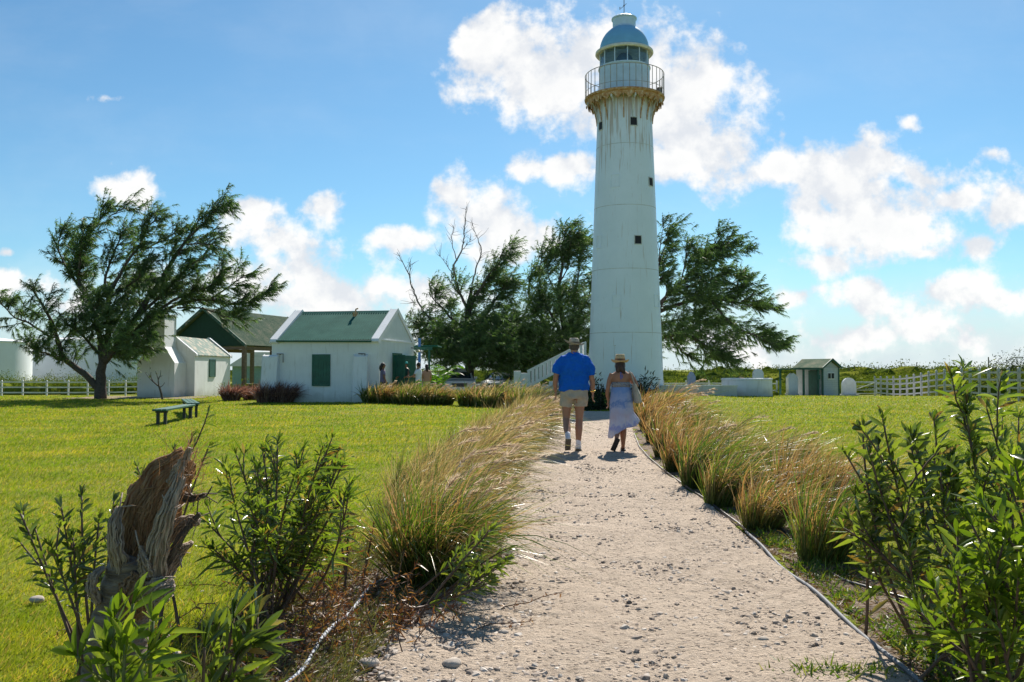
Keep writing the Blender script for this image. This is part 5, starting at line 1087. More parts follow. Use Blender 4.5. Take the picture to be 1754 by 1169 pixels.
# right foreground group
tips = [(1478, 732, .1), (1512, 718, 0), (1450, 780, .1), (1560, 745, .2), (1530, 790, 0), (1495, 800, 0), (1560, 760, .1), (1465, 850, 0), (1445, 905, -.1), (1580, 840, 0), (1520, 870, 0), (1600, 790, .2), (1480, 940, -.1), (1550, 900, -.1)]
oleander(1610, 4.3, .0, tips, 'leftmost big oleander on the right, its long dark stems reaching over the lawn edge', ll=.125, lw=.030, forks=2, start=.45, pitch=.034, bowl=.12, r0=.0095)
tips = [(1640, 668, .2), (1600, 722, 0), (1655, 712, .1), (1690, 700, 0), (1745, 715, .3), (1720, 750, .2), (1625, 780, 0), (1700, 780, .1), (1585, 770, .1), (1660, 800, 0), (1700, 830, 0), (1620, 830, -.1), (1650, 880, -.1)]
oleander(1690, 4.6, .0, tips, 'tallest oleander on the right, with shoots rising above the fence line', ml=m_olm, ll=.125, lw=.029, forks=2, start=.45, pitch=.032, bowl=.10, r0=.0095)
tips = [(1700, 880, 0), (1740, 800, 0), (1720, 930, -.1), (1760, 900, 0), (1680, 960, -.1), (1640, 980, -.1), (1700, 1010, -.1), (1745, 990, -.2), (1600, 1010, 0), (1665, 900, 0), (1770, 760, .1), (1640, 920, .1)]
oleander(1760, 3.3, -.02, tips, 'large leaved light green oleander in the bottom right corner', ml=m_olb, ll=.145, lw=.028, forks=1, start=.35, pitch=.028, r0=.01, up=.65)
tips = [(1560, 960, .2), (1600, 930, .2), (1640, 1000, 0), (1585, 1040, 0), (1680, 1050, -.1), (1730, 1070, -.2), (1620, 1090, -.1), (1550, 1010, .1), (1660, 1120, -.2), (1700, 1130, -.2)]
oleander(1690, 3.7, .0, tips, 'low dark oleander filling the shade under the right hand bushes', ll=.12, lw=.022, forks=2, start=.3, pitch=.03)
tips = [(1800, 760, 0), (1775, 790, 0), (1800, 830, .1), (1790, 740, .2)]
oleander(1850, 2.6, -.02, tips, 'oleander shoot entering at the right edge of the photo', ll=.13, lw=.028, forks=1, start=.5)

# dead brown twigs and leaf litter left of the path
def fp(a, b): return G(rn(*a), rn(*b))
for i, (px, py, w, n, lab) in enumerate([(430, 1120, .32, 60, 'reddish brown tangle of dead fern twigs at the bottom left, near the pale hose'), (520, 1010, .30, 46, 'brown withered fern stems in front of the left oleander'), (630, 1075, .26, 46, 'dry reddish twigs right of the pale hose beside the near rubble'), (560, 930, .22, 30, 'brown dead sprigs standing against the lawn right of the left oleander')]):
    q = G(px, py); t = thing('withered_plant', (q[0], q[1], 0), lab, 'dead plant', 'withered plants left of the path'); gs = Geo(); gl = Geo()
    for k in range(n):
        b = q+np.array((rng.normal()*w, rng.normal()*w*.7, 0)); dv = nrm(np.array((rng.normal()*.6+.15, rng.normal()*.5, .75))); l_ = .18+.30*rng.random(); pp = [b]
        for _k in range(6): dv = nrm(dv+rng.normal(size=3)*.22+np.array((.05, 0, -.10))); pp.append(pp[-1]+dv*l_/6)
        pp = np.array(pp); gs.tube(pp, taper(.0035, .0015, 7), 4, cap=False); m_ = 26; kk = rng.integers(2, 7, m_); f_ = rng.random((m_, 1)); bb = pp[kk-1]*(1-f_)+pp[kk]*f_
        ribbons(gl, bb, nrm(rng.normal(size=(m_, 3))+np.array((0, 0, .1))), .018+.025*rng.random(m_), .004+.005*rng.random(m_), rng.normal(size=(m_, 3))*.5, 2, 'leaf')
    gs.build('stems', m_stem, t, world=True); gl.build('leaves', leafmat('rust_leaf', [(0, (.09, .028, .015)), (.5, (.21, .075, .032)), (1, (.38, .20, .09))], trans=.35) if 'rust_leaf' not in bpy.data.materials else bpy.data.materials['rust_leaf'], t, world=True)
g = Geo(); n = 9000; y = 2.7+5*rng.random(n)**1.4; s = rng.random(n); x = xlb(y)*(1-s)+xl(y)*s-.15*rng.random(n)
ribbons(g, np.stack([x, y, gz(x, y)+.012+.03*rng.random(n)], 1), nrm(rng.normal(size=(n, 3))*np.array((1, 1, .25))), .03+.05*rng.random(n), .005+.008*rng.random(n), rng.normal(size=(n, 3))*.3, 2, 'leaf')
y = 3.8+4*rng.random(4000)**1.3; n = len(y); x = xr(y)+.05+.7*rng.random(n); ribbons(g, np.stack([x, y, gz(x, y)+.015], 1), nrm(rng.normal(size=(n, 3))*np.array((1, 1, .2))), .03+.05*rng.random(n), .004+.006*rng.random(n), rng.normal(size=(n, 3))*.3, 2, 'leaf')
tag(g.build('leaf_litter', m_brown), 'dead brown leaves littering the soil under the plants', 'leaf litter', kind='stuff')
g = Geo(); n = 16000; i_ = rng.integers(0, 2, n); y = 3.0*(24/3.0)**rng.random(n); x = np.where(rng.random(n) < .5, xlb(y)+rng.normal(size=n)*.10*(y/5)**.5, xl(y)-.12-np.abs(rng.normal(size=n))*.2); 
ribbons(g, np.stack([x, y, gz(x, y)], 1), nrm(rng.normal(size=(n, 3))*np.array((.5, .5, .2))+np.array((.25, 0, .8))), .06+.10*rng.random(n), np.maximum(.0045, .0009*y), rng.normal(size=(n, 3))*.2+np.array((.2, 0, -.1)), 3, 'blade')
tag(g.build('bed_grass', m_gb), 'tufts of dry grass along the border of the left planting bed', 'grass', kind='stuff')

# ------------------------------------------------------------------ dead palm stump
m_fib, t, o = new_mat('palm_fibre')
na = noise(t, 9, 6, .75, sc=(6, 6, .8)); nb = noise(t, 2.5, 4, .6)
c = ramp(t, na, [(.3, (.16, .075, .036)), (.5, (.38, .22, .115)), (.7, (.54, .37, .23))]); c = mixc(t, mth(t, 'MULTIPLY', nb, .3), c, (.33, .24, .18)); p = pr(t, c, .85, 0, .2); bump(t, p, na, .9, .012)
tr_ = t.nodes.new('ShaderNodeBsdfTranslucent'); t.links.new(mixc(t, 1.0, c, (1.2, .9, .6), 'MULTIPLY'), tr_.inputs[0]); mx = t.nodes.new('ShaderNodeMixShader'); mx.inputs[0].default_value = .22; t.links.new(p.outputs[0], mx.inputs[1]); t.links.new(tr_.outputs[0], mx.inputs[2]); t.links.new(mx.outputs[0], o.inputs[0])
m_husk, t, o = new_mat('palm_husk'); na = noise(t, 8, 6, .7, sc=(7, 7, .6)); c = ramp(t, na, [(.3, (.17, .12, .085)), (.55, (.38, .29, .22)), (.75, (.56, .47, .39))]); p = pr(t, c, .7); bump(t, p, na, .8, .01); t.links.new(p.outputs[0], o.inputs[0])
m_ptr, t, o = new_mat('palm_trunk_bark'); na = noise(t, 5, 5, .7, sc=(1.5, 1.5, 9)); c = ramp(t, na, [(.3, (.08, .055, .04)), (.5, (.20, .15, .11)), (.7, (.33, .27, .21))]); p = pr(t, c, .9); bump(t, p, na, 1.0, .03); t.links.new(p.outputs[0], o.inputs[0])
DS = 2.95; b = P(198, 1180, DS); st = thing('palm_stump', (b[0], DS, 0.0), 'broken dead palm stump wrapped in torn brown fibre and husks in the left foreground', 'stump')
g = Geo(); Q = lambda x, y, dy=0: P(x, y, DS+dy)
pts = spline([Q(182, 1330), Q(192, 1180), Q(202, 1090), Q(222, 1010), Q(238, 955)], 60); s = np.linspace(0, 1, 60); rad = .105-.022*s+.007*np.abs(np.sin(s*42)); g.tube(pts, rad, 28); g.build('trunk', m_ptr, st, world=True, smooth=True)
def husk(pix, ws, dy, mat, name, th=.008, curl=.5, jag=.012, rot=0):
    """a torn curved sheath: a strip of given half widths (px) curled about its axis"""
    pts = spline([Q(px, py, dy+d_) for px, py, d_ in pix], 26); w = np.interp(np.linspace(0, 1, 26), np.linspace(0, 1, len(ws)), ws)*DS/1500*.86; nu = 17; g = Geo(); V = []
    for side in (0, 1):
        for i in range(26):
            tg = nrm(pts[min(25, i+1)]-pts[max(0, i-1)]); vw = nrm(np.array((sin(rot), -cos(rot), 0))); e1 = nrm(np.cross(tg, vw)); e2 = np.cross(e1, tg)
            for j in range(nu):
                a = (j/(nu-1)-.5)*2; ww = w[i]*(1+jag*8*sin(i*1.3+j*.2)); th_ = a*curl*1.57; rr_ = 1/max(.3, curl)
                p_ = pts[i]+e1*ww*(sin(th_)*rr_/ (sin(curl*1.57)*rr_))-e2*ww*(1-cos(th_))*rr_*.8+e2*(.004*sin(j*2.1+i*.5)+.003*sin(j*4.3))
                V.append(p_-e2*th*side)
    q = []; n1 = 26*nu
    for i in range(25):
        for j in range(nu-1): q += [(i*nu+j, i*nu+j+1, (i+1)*nu+j+1, (i+1)*nu+j), (n1+i*nu+j, n1+(i+1)*nu+j, n1+(i+1)*nu+j+1, n1+i*nu+j+1)]
        for j in (0, nu-1): q.append((i*nu+j, (i+1)*nu+j, n1+(i+1)*nu+j, n1+i*nu+j))
    for i in (0, 25):
        for j in range(nu-1): q.append((i*nu+j, i*nu+j+1, n1+i*nu+j+1, n1+i*nu+j))
    g.add(V, q)
    Va = np.array(V[:n1]).reshape(26, nu, 3)
    for _ in range(int(max(w)*1500/DS*1.7)+8):          # loose strands running along the sheath
        j = rng.random()*(nu-1.01); i0 = rng.integers(0, 16); i1 = min(25, i0+rng.integers(6, 20)); j1 = min(nu-1.01, max(0, j+rng.normal()*1.2)); pp = []
        for m_, i in enumerate(range(i0, i1+1)):
            jj = j+(j1-j)*m_/(i1-i0); a_ = Va[i, int(jj)]*(1-jj%1)+Va[i, int(jj)+1]*(jj%1); pp.append(a_+np.array((0, -.004-.004*rng.random(), 0))+rng.normal(size=3)*.0012)
        if rng.random() < .12: pp.append(pp[-1]+nrm(pp[-1]-pp[-2]+rng.normal(size=3)*.01)*.05)
        if len(pp) > 3: g.tube(pp, .0012+.0022*rng.random(), 4)
    return g.build(name, mat, st, world=True, smooth=True)
husk([(232, 1010, .02), (225, 950, 0), (238, 880, -.03), (275, 815, -.02), (320, 780, 0)], [46, 50, 50, 44, 22], 0, m_fib, 'fibre_sheath', curl=.85)
husk([(235, 1000, .05), (250, 930, .06), (280, 860, .06), (322, 795, .04)], [50, 55, 50, 20], 0, m_fib, 'fibre_sheath', curl=.8, rot=.6)
husk([(205, 1000, -.06), (190, 940, -.10), (192, 890, -.10), (205, 868, -.08)], [18, 20, 15, 7], 0, m_husk, 'husk', curl=.7, rot=-.5)
husk([(258, 1010, -.08), (268, 940, -.12), (290, 870, -.12), (312, 815, -.08)], [26, 22, 15, 9], 0, m_husk, 'husk', curl=.75, rot=.3)
husk([(290, 830, -.06), (305, 805, -.06), (320, 785, -.05), (327, 768, -.05)], [8, 9, 7, 4], 0, m_husk, 'husk', curl=.8, rot=.4)
husk([(250, 990, -.12), (245, 960, -.13), (240, 935, -.12)], [14, 9, 2], 0, m_husk, 'husk', curl=.4)
husk([(270, 1000, -.05), (290, 960, -.06), (318, 910, -.04), (343, 880, -.02)], [10, 8, 6, 3], 0, simple('husk_dark', (.10, .07, .05), .8, var=.4, scale=30), 'husk', curl=.9, rot=.5)
husk([(285, 930, .02), (305, 905, .0), (330, 893, .0), (342, 895, 0)], [22, 20, 14, 6], 0, m_husk, 'husk', curl=.6, rot=.9)
husk([(175, 970, -.06), (155, 985, -.1), (152, 1010, -.1), (168, 1035, -.08)], [7, 10, 10, 5], 0, m_husk, 'husk', curl=.6, rot=-.6)
husk([(275, 1005, .0), (290, 975, .02), (312, 945, .03), (330, 930, .03)], [22, 18, 11, 3], 0, m_husk, 'fibre_sheath', curl=.5, rot=.7)
husk([(300, 850, .0), (330, 855, .0), (352, 848, 0)], [10, 8, 3], 0, bpy.data.materials['husk_dark'], 'husk', curl=.7)
husk([(250, 1040, -.10), (275, 1010, -.12), (300, 1000, -.08)], [24, 26, 14], 0, m_husk, 'husk', curl=.7, rot=.3)
husk([(210, 1060, -.09), (225, 1015, -.11), (240, 985, -.1)], [30, 34, 20], 0, m_fib, 'fibre_sheath', curl=.7)
g = Geo(); n = 420
b0 = np.array([Q(rn(215, 330), 0, 0) for _ in range(n)]); k = rng.random(n); bb = np.array([Q(225+95*ki+rng.normal()*16, 990-200*ki+rng.normal()*20, rn(-.10, .08)) for ki in k])
ribbons(g, bb, nrm(np.array((.35, 0, .8))+rng.normal(size=(n, 3))*.5), .04+.10*rng.random(n), .0022, rng.normal(size=(n, 3))*.35, 4, 'needle'); g.build('loose_fibres', m_fib, st, world=True)
# ------------------------------------------------------------------ people
def skin_mat(name, c): 
    m, t, o = new_mat(name); p = pr(t, ramp(t, noise(t, 9, 4), [(.3, tuple(k*.85 for k in c)), (.7, c)]), .55); p.inputs['Subsurface Weight'].default_value = .08; p.inputs['Subsurface Radius'].default_value = (.02, .008, .004); t.links.new(p.outputs[0], o.inputs[0]); return m
m_skinm = skin_mat('skin_tan', (.40, .20, .12)); m_skinf = skin_mat('skin_tanned', (.38, .175, .095))
def cloth(name, c, var=.12, scale=12, bmp=.3, trans=0.0, sc=(1, 1, .6)):
    m, t, o = new_mat(name); n = noise(t, scale, 4, .6, sc=sc); n2 = noise(t, 5, 3, .5, sc=(1, 1, .5)); p = pr(t, ramp(t, n, [(.3, tuple(k*(1-var) for k in c)), (.7, tuple(min(1, k*(1+var)) for k in c))]), .85, 0, .2); bump(t, p, mth(t, 'ADD', mth(t, 'MULTIPLY', n2, 2.0), n), bmp, .03)
    if trans:
        tr_ = t.nodes.new('ShaderNodeBsdfTranslucent'); tr_.inputs[0].default_value = c+(1,); mx = t.nodes.new('ShaderNodeMixShader'); mx.inputs[0].default_value = trans; t.links.new(p.outputs[0], mx.inputs[1]); t.links.new(tr_.outputs[0], mx.inputs[2]); t.links.new(mx.outputs[0], o.inputs[0])
    else: t.links.new(p.outputs[0], o.inputs[0])
    return m
def folds(o, s=.018, size=.16):
    tx = bpy.data.textures.get('folds') or bpy.data.textures.new('folds', 'CLOUDS'); tx.noise_scale = size; tx.noise_depth = 2
    m = o.modifiers.new('folds', 'DISPLACE'); m.texture = tx; m.strength = s; m.mid_level = .5; m.texture_coords = 'LOCAL'; return o
def remesh(o, vox, sm=3):
    m = o.modifiers.new('remesh', 'REMESH'); m.mode = 'VOXEL'; m.voxel_size = vox; m.use_smooth_shade = True
    s = o.modifiers.new('smooth', 'SMOOTH'); s.factor = .5; s.iterations = sm; return o
def limb(g, pts, rad, n=14, sub=5, sq=1.0):
    pts = np.array(pts, float); k = len(pts); u_ = np.linspace(0, k-1, (k-1)*sub+1); q = np.stack([np.interp(u_, range(k), pts[:, i]) for i in range(3)], 1)
    q0 = q.copy()
    for _ in range(2): q[1:-1] = (q[:-2]+2*q[1:-1]+q[2:])/4
    g.tube(q, np.interp(u_, range(k), rad), n, sq=sq)
def hand(g, wrist, d, side, s=1.0, curl=.5):
    """relaxed hand: palm, four separate fingers and a thumb; d = pointing direction, side = +1 if the thumb is towards +y"""
    d = nrm(np.array(d, float)); f = nrm(np.array((0, 1.0, 0))-d*d[1]); a = np.cross(d, f)      # f: forward; a: palm normal
    w = np.array(wrist, float); pe = w+d*.085*s; g.tube([w-d*.01, w+d*.03*s, w+d*.065*s, pe], [.024*s, .031*s, .036*s, .030*s], 12, sq=.55) if abs(a[0]) > 2 else None
    for i in range(4):   # palm as four metacarpals merged by the remesh
        off = f*(.030-.020*i)*s; g.tube([w+d*.0, w+off*.8+d*.045*s, w+off+d*.085*s], [.016*s, .0145*s, .0125*s], 8)
    ln = [.072, .080, .074, .058]
    inn = a*(-side)
    for i in range(4):
        off = f*(.033-.022*i)*s; b = w+off+d*.083*s; p1 = b+nrm(d+inn*curl*.35)*ln[i]*.42*s; p2 = p1+nrm(d+inn*curl*1.1)*ln[i]*.32*s; p3 = p2+nrm(d*.7+inn*curl*1.9)*ln[i]*.26*s; g.tube([b, p1, p2, p3], [.0100*s, .0092*s, .0085*s, .0070*s], 8)
    b = w+d*.028*s+f*.020*s; p1 = b+nrm(f*.9+d*.7+inn*.3)*.040*s; p2 = p1+nrm(f*.25+d*1.0+inn*.4)*.036*s; g.tube([b, p1, p2], [.0135*s, .0115*s, .0085*s], 8)
def head(g, c, r=.098, neck=None, hair=None):
    c = np.array(c, float); g.ball(c, (.076, .094, .112), 20, 14); g.ball(c+(0, .028, -.055), (.055, .062, .055), 14, 10)
    g.tube([c+(0, .088, .015), c+(0, .106, -.012), c+(0, .095, -.024)], [.010, .014, .010], 8)         # nose
    for s in (-1, 1): g.ball(c+(s*.079, .0, -.012), (.010, .018, .030), 8, 8)
    if neck is not None: limb(g, [c+(0, -.018, -.06), neck], [.056, .062])
def face(c, parent, sk):
    c = np.array(c, float)
    for s in (-1, 1): g = Geo(); g.ball(c+(s*.031, .083, .010), .012, 8, 6); g.build('eye', m_inside, parent)
    g = Geo(); g.tube([c+(-.022, .088, -.052), c+(0, .094, -.052), c+(.022, .088, -.052)], [.004, .006, .004], 6); g.build('mouth', bpy.data.materials.get('lips') or simple('lips', (.30, .10, .08), .5), parent)
def shoe(g, heel, toe, up=.07, w=.045):
    heel = np.array(heel, float); toe = np.array(toe, float); q = heel+(toe-heel)*.45; g.tube([heel+(0, 0, .0), heel+(toe-heel)*.1, q, heel+(toe-heel)*.8, toe], [w*.72, w*.95, w*.92, w*1.05, w*.55], 14)

def man():
    b = G(983, 772.5); x, y = b[0], b[1]; S = 1.0; t = thing('person', (x, y, .012), 'man in a bright blue shirt, khaki shorts and brimmed hat walking up the path', 'person')
    g = Geo(); hd = (.012, .015, 1.735)
    # torso, arms, legs, head as one surface
    g.rings([(0, 0, .90, .17, .125), (0, 0, 1.0, .185, .14), (0, .0, 1.15, .19, .145), (0, 0, 1.35, .20, .14), (0, -.005, 1.5, .19, .115), (0, -.005, 1.585, .12, .08), (0, 0, 1.62, .06, .06)], 24)
    limb(g, [(-.10, .0, .93), (-.115, .05, .72), (-.125, .055, .52), (-.120, -.12, .36), (-.118, -.30, .235)], [.095, .082, .060, .062, .038])
    limb(g, [(.10, .0, .93), (.10, .03, .72), (.095, .045, .51), (.085, .02, .36), (.075, -.01, .10)], [.095, .082, .060, .064, .038])
    limb(g, [(-.18, 0, 1.53), (-.255, -.02, 1.40), (-.300, -.04, 1.24), (-.312, .0, 1.10), (-.300, .05, .985)], [.06, .056, .047, .043, .029])
    limb(g, [(.18, 0, 1.53), (.255, -.01, 1.40), (.298, -.03, 1.22), (.318, .0, 1.08), (.325, .04, .955)], [.06, .056, .047, .043, .029])
    hand(g, (-.300, .055, .975), (.06, .22, -1), 1, 1.05, .6); hand(g, (.325, .045, .945), (-.02, .2, -1), -1, 1.05, .7)
    head(g, hd, neck=(0, 0, 1.60))
    limb(g, [(-.118, -.30, .24), (-.118, -.24, .13), (-.118, -.20, .07)], [.036, .034, .028]); limb(g, [(.075, -.01, .10), (.075, .07, .055), (.078, .15, .045)], [.038, .036, .03])
    body = remesh(g.build('body', m_skinm, t), .0075, 3); face(hd, t, m_skinm)
    # shirt
    g = Geo(); zz = [(.995, .262, .165), (1.03, .262, .168), (1.12, .258, .168), (1.22, .255, .165), (1.33, .252, .16), (1.44, .245, .148), (1.52, .228, .132), (1.565, .188, .11), (1.60, .13, .090), (1.625, .085, .078)]
    g.rings([(.005, -.005, z, a, c_) for z, a, c_ in zz], 32)
    limb(g, [(-.15, 0, 1.525), (-.225, -.01, 1.46), (-.275, -.025, 1.36), (-.298, -.035, 1.275)], [.078, .082, .078, .074]); limb(g, [(.15, 0, 1.525), (.225, -.01, 1.46), (.275, -.02, 1.35), (.302, -.03, 1.245)], [.078, .082, .078, .074])
    folds(remesh(g.build('shirt', cloth('blue_shirt', (.006, .115, .52), .10, 6, .7), t), .010, 4), .075, .13)
    g = Geo(); limb(g, [(-.05, 0, 1.60), (0, -.05, 1.635), (.06, 0, 1.60)], [.014, .022, .014]); g.build('collar', bpy.data.materials['blue_shirt'], t)
    # shorts: seat + two legs
    g = Geo(); g.rings([(.005, -.005, .86, .20, .15), (.005, -.005, .93, .225, .158), (.005, -.005, 1.02, .232, .155)], 28)
    limb(g, [(-.115, .0, .94), (-.122, .02, .84), (-.128, .035, .735)], [.118, .114, .108]); limb(g, [(.118, .0, .94), (.120, .015, .84), (.118, .02, .730)], [.118, .116, .112])
    folds(remesh(g.build('shorts', cloth('khaki', (.46, .385, .29), .10, 9, .6), t), .010, 3), .055, .12)
    for s in (-1, 1): g = Geo(); g.tube([(s*.045, -.170, .905), (s*.14, -.150, .915)], .004, 5); g.tube([(s*.045, -.170, .905), (s*.05, -.165, .80), (s*.14, -.148, .80), (s*.14, -.150, .915)], .0025, 4); g.build('pocket', bpy.data.materials['khaki'], t)
    # socks
    ms = cloth('white_sock', (.72, .74, .80), .05, 30, .3)
    g = Geo(); limb(g, [(-.119, -.235, .29), (-.118, -.30, .235), (-.118, -.315, .20)], [.046, .043, .044]); g.build('sock', ms, t, smooth=True)
    g = Geo(); limb(g, [(.080, .005, .24), (.076, -.005, .15), (.075, -.01, .09)], [.045, .043, .045]); g.build('sock', ms, t, smooth=True)
    mshoe = cloth('white_shoe', (.66, .66, .68), .06, 20, .2); msole = simple('shoe_sole', (.15, .125, .10), .8)
    g = Geo(); shoe(g, (-.118, -.335, .205), (-.118, -.185, .035), w=.050); so_ = remesh(g.build('shoe', mshoe, t), .009, 2)
    g = Geo(); g.bar((-.118, -.395, .215), (-.118, -.235, .02), .095, .022, up=(0, -1, 0)); bevel(g.build('sole', msole, so_), .009)
    g = Geo(); shoe(g, (.075, -.035, .058), (.083, .20, .040), w=.052); so_ = remesh(g.build('shoe', mshoe, t), .009, 2)
    g = Geo(); g.prism([(.030, -.085), (.120, -.085), (.130, .08), (.13, .20), (.085, .255), (.045, .21), (.035, .08)], -.0, .026, 'z'); bevel(g.build('sole', msole, so_), .008)
    # hair and hat
    g = Geo(); g.ball(np.array(hd)+(0, -.014, .010), (.083, .092, .108), 16, 10); g.build('hair', simple('grey_brown_hair', (.09, .07, .055), .9), t, smooth=True)
    g = Geo(); hz0 = 1.775; ang = np.linspace(0, 2*pi, 37)[:-1]; V = []; R_ = [(.085, .100, 0), (.11, .125, -.012), (.150, .160, -.012), (.172, .178, .004)]
    for th in (0, .006):
        for rx, ry, dz in R_:
            for a in ang: V.append((hd[0]+rx*cos(a), hd[1]+ry*sin(a), hz0+dz+th+(.035*cos(a)**2*(rx-.08)/.09)+(-.055*(cos(a))*(rx/.17))*.62))
    n_ = 36; q = []
    for l_ in (0, 4):
        for i in range(3):
            for k in range(n_): q.append(((l_+i)*n_+k, (l_+i)*n_+(k+1) % n_, (l_+i+1)*n_+(k+1) % n_, (l_+i+1)*n_+k))
    for k in range(n_): q.append((3*n_+k, 3*n_+(k+1) % n_, 7*n_+(k+1) % n_, 7*n_+k))
    g.add(V, q); mh = cloth('hat_canvas', (.36, .32, .25), .2, 25, .3); ht = g.build('hat', mh, t, smooth=True)
    g = Geo(); g.rings([(hd[0], hd[1], hz0-.02, .088, .104), (hd[0], hd[1], hz0+.02, .088, .104), (hd[0]-.004, hd[1], hz0+.07, .080, .094), (hd[0]-.006, hd[1], hz0+.098, .066, .080), (hd[0]-.006, hd[1], hz0+.092, .03, .04)], 28); g.build('crown', mh, ht, smooth=True)
    g = Geo(); g.rings([(hd[0], hd[1], hz0+.005, .0905, .1065), (hd[0], hd[1], hz0+.034, .0885, .1045)], 28, caps=False); g.build('hat_band', simple('band', (.10, .08, .06), .8), ht)
    g = Geo(); pts = [(.325+.036*cos(a), .035+.034*sin(a), .985+.006*cos(a)) for a in np.linspace(0, 2*pi, 17)]; g.tube(pts, .009, 6, cap=False); mg_ = simple('gold', (.85, .55, .12), .25, 1.0, bmp=0); w_ = g.build('watch', mg_, t); g = Geo(); g.ball((.327, -.002, .985), (.018, .009, .018), 10, 8); g.build('watch_face', mg_, w_)
    return t
def woman():
    b = G(1064, 773.0); x, y = b[0], b[1]; t = thing('person', (x, y, .012), 'woman in a straw hat, halter top and blue lavender wrap skirt walking up the path', 'person')
    g = Geo(); hd = (-.010, .015, 1.415)
    g.rings([(0, 0, .80, .15, .115), (0, 0, .9, .165, .13), (0, .0, 1.0, .145, .115), (0, 0, 1.10, .145, .11), (0, -.005, 1.2, .16, .105), (0, -.005, 1.27, .155, .09), (0, -.005, 1.315, .09, .06), (0, 0, 1.34, .05, .05)], 24)
    limb(g, [(-.07, .0, .80), (-.06, .06, .62), (-.055, .05, .45), (-.075, -.11, .31), (-.105, -.25, .215)], [.085, .07, .052, .052, .032])
    limb(g, [(.07, .0, .80), (.06, .03, .62), (.045, .04, .43), (.035, .01, .27), (.03, -.02, .075)], [.085, .07, .052, .054, .031])
    limb(g, [(-.145, 0, 1.275), (-.190, -.01, 1.17), (-.218, -.02, 1.04), (-.225, .02, .93), (-.205, .07, .83)], [.046, .043, .036, .034, .024])
    limb(g, [(.145, 0, 1.275), (.205, -.04, 1.17), (.262, -.06, 1.06), (.235, .06, 1.10), (.17, .15, 1.16)], [.046, .043, .036, .033, .024])
    hand(g, (-.205, .072, .82), (.05, .25, -1), 1, .92, .7); hand(g, (.17, .15, 1.16), (-.6, .5, .6), 1, .92, 1.3)
    head(g, hd, neck=(0, 0, 1.31))
    limb(g, [(-.105, -.25, .22), (-.13, -.22, .12), (-.15, -.19, .05)], [.03, .028, .02]); limb(g, [(.03, -.02, .075), (.035, .05, .04), (.045, .14, .032)], [.032, .032, .024])
    remesh(g.build('body', m_skinf, t), .007, 3); face(hd, t, m_skinf)
    # halter top
    mt, tt_, o = new_mat('halter_print'); n = noise(tt_, 30, 4, .6); p = pr(tt_, ramp(tt_, n, [(.35, (.09, .12, .22)), (.5, (.30, .30, .30)), (.65, (.16, .12, .12))]), .8); tt_.links.new(p.outputs[0], o.inputs[0])
    g = Geo(); g.rings([(0, -.0, 1.05, .153, .119), (0, 0, 1.10, .152, .118), (0, -.003, 1.135, .158, .117)], 28, caps=False); tp = g.build('halter_top', mt, t, smooth=True); so2 = tp.modifiers.new('solid', 'SOLIDIFY'); so2.thickness = .006; so2.offset = 1
    g = Geo(); g.tube([(-.012, -.075, 1.30), (-.015, -.098, 1.24), (-.010, -.110, 1.18)], [.008, .014, .009], 6); g.tube([(.0, -.073, 1.30), (.014, -.10, 1.23), (.010, -.112, 1.20)], [.008, .010, .006], 6); g.tube([(-.07, .02, 1.30), (-.045, -.055, 1.318), (0, -.072, 1.305), (.045, -.055, 1.318), (.07, .02, 1.30)], .008, 6); g.build('neck_tie', simple('tie_blue', (.10, .13, .38), .8), t)
    # wrap skirt, blown to the right
    ms, tt_, o = new_mat('tie_dye'); tcn = tt_.nodes.new('ShaderNodeTexCoord'); s3 = tt_.nodes.new('ShaderNodeSeparateXYZ'); tt_.links.new(tcn.outputs['Object'], s3.inputs[0]); n = noise(tt_, 7, 5, .65, sc=(1, 1, .7))
    zz = mth(tt_, 'ADD', s3.outputs[2], mth(tt_, 'MULTIPLY_ADD', n, .5, -.25)); zz = mth(tt_, 'SUBTRACT', zz, mth(tt_, 'MULTIPLY', s3.outputs[0], .12))
    c = ramp(tt_, zz, [(.30, (.78, .78, .88)), (.40, (.44, .48, .80)), (.45, (.78, .77, .88)), (.58, (.70, .62, .72)), (.72, (.66, .66, .80)), (.80, (.22, .34, .66)), (.86, (.50, .56, .78)), (1.0, (.28, .42, .74))]); p = pr(tt_, c, .85, 0, .2); bump(tt_, p, n, .5, .03)
    tr_ = tt_.nodes.new('ShaderNodeBsdfTranslucent'); tt_.links.new(c, tr_.inputs[0]); mx = tt_.nodes.new('ShaderNodeMixShader'); mx.inputs[0].default_value = .3; tt_.links.new(p.outputs[0], mx.inputs[1]); tt_.links.new(tr_.outputs[0], mx.inputs[2]); tt_.links.new(mx.outputs[0], o.inputs[0])
    g = Geo(); n_ = 72; nz_ = 30; V = []
    for i in range(nz_):
        s = i/(nz_-1)
        for k in range(n_):
            a = 2*pi*k/n_; hem = .33+.13*cos(a)*.9+.02*sin(a*3); z = 1.065*(1-s)+hem*s; rx = np.interp(s, [0, .15, .35, .7, 1], [.150, .170, .188, .190, .205]); ry = np.interp(s, [0, .15, .35, .7, 1], [.118, .138, .160, .185, .20])
            f_ = .006*sin(a*9+s*3)*s+.012*sin(a*5+s*5)*s+.008*sin(a*14-s*4)*s*s; bl = .10*max(0, cos(a))**2*sstep(.62, .93, s)-.03*max(0, cos(a))**2*sstep(.93, 1, s)
            V.append(((rx+f_+bl)*cos(a)+.0*s, (ry+f_)*sin(a)-.03*s, z))
    g.add(V, [(i*n_+k, i*n_+(k+1) % n_, (i+1)*n_+(k+1) % n_, (i+1)*n_+k) for i in range(nz_-1) for k in range(n_)]); sk = g.build('wrap_skirt', ms, t, smooth=True); sm_ = sk.modifiers.new('solid', 'SOLIDIFY'); sm_.thickness = .004
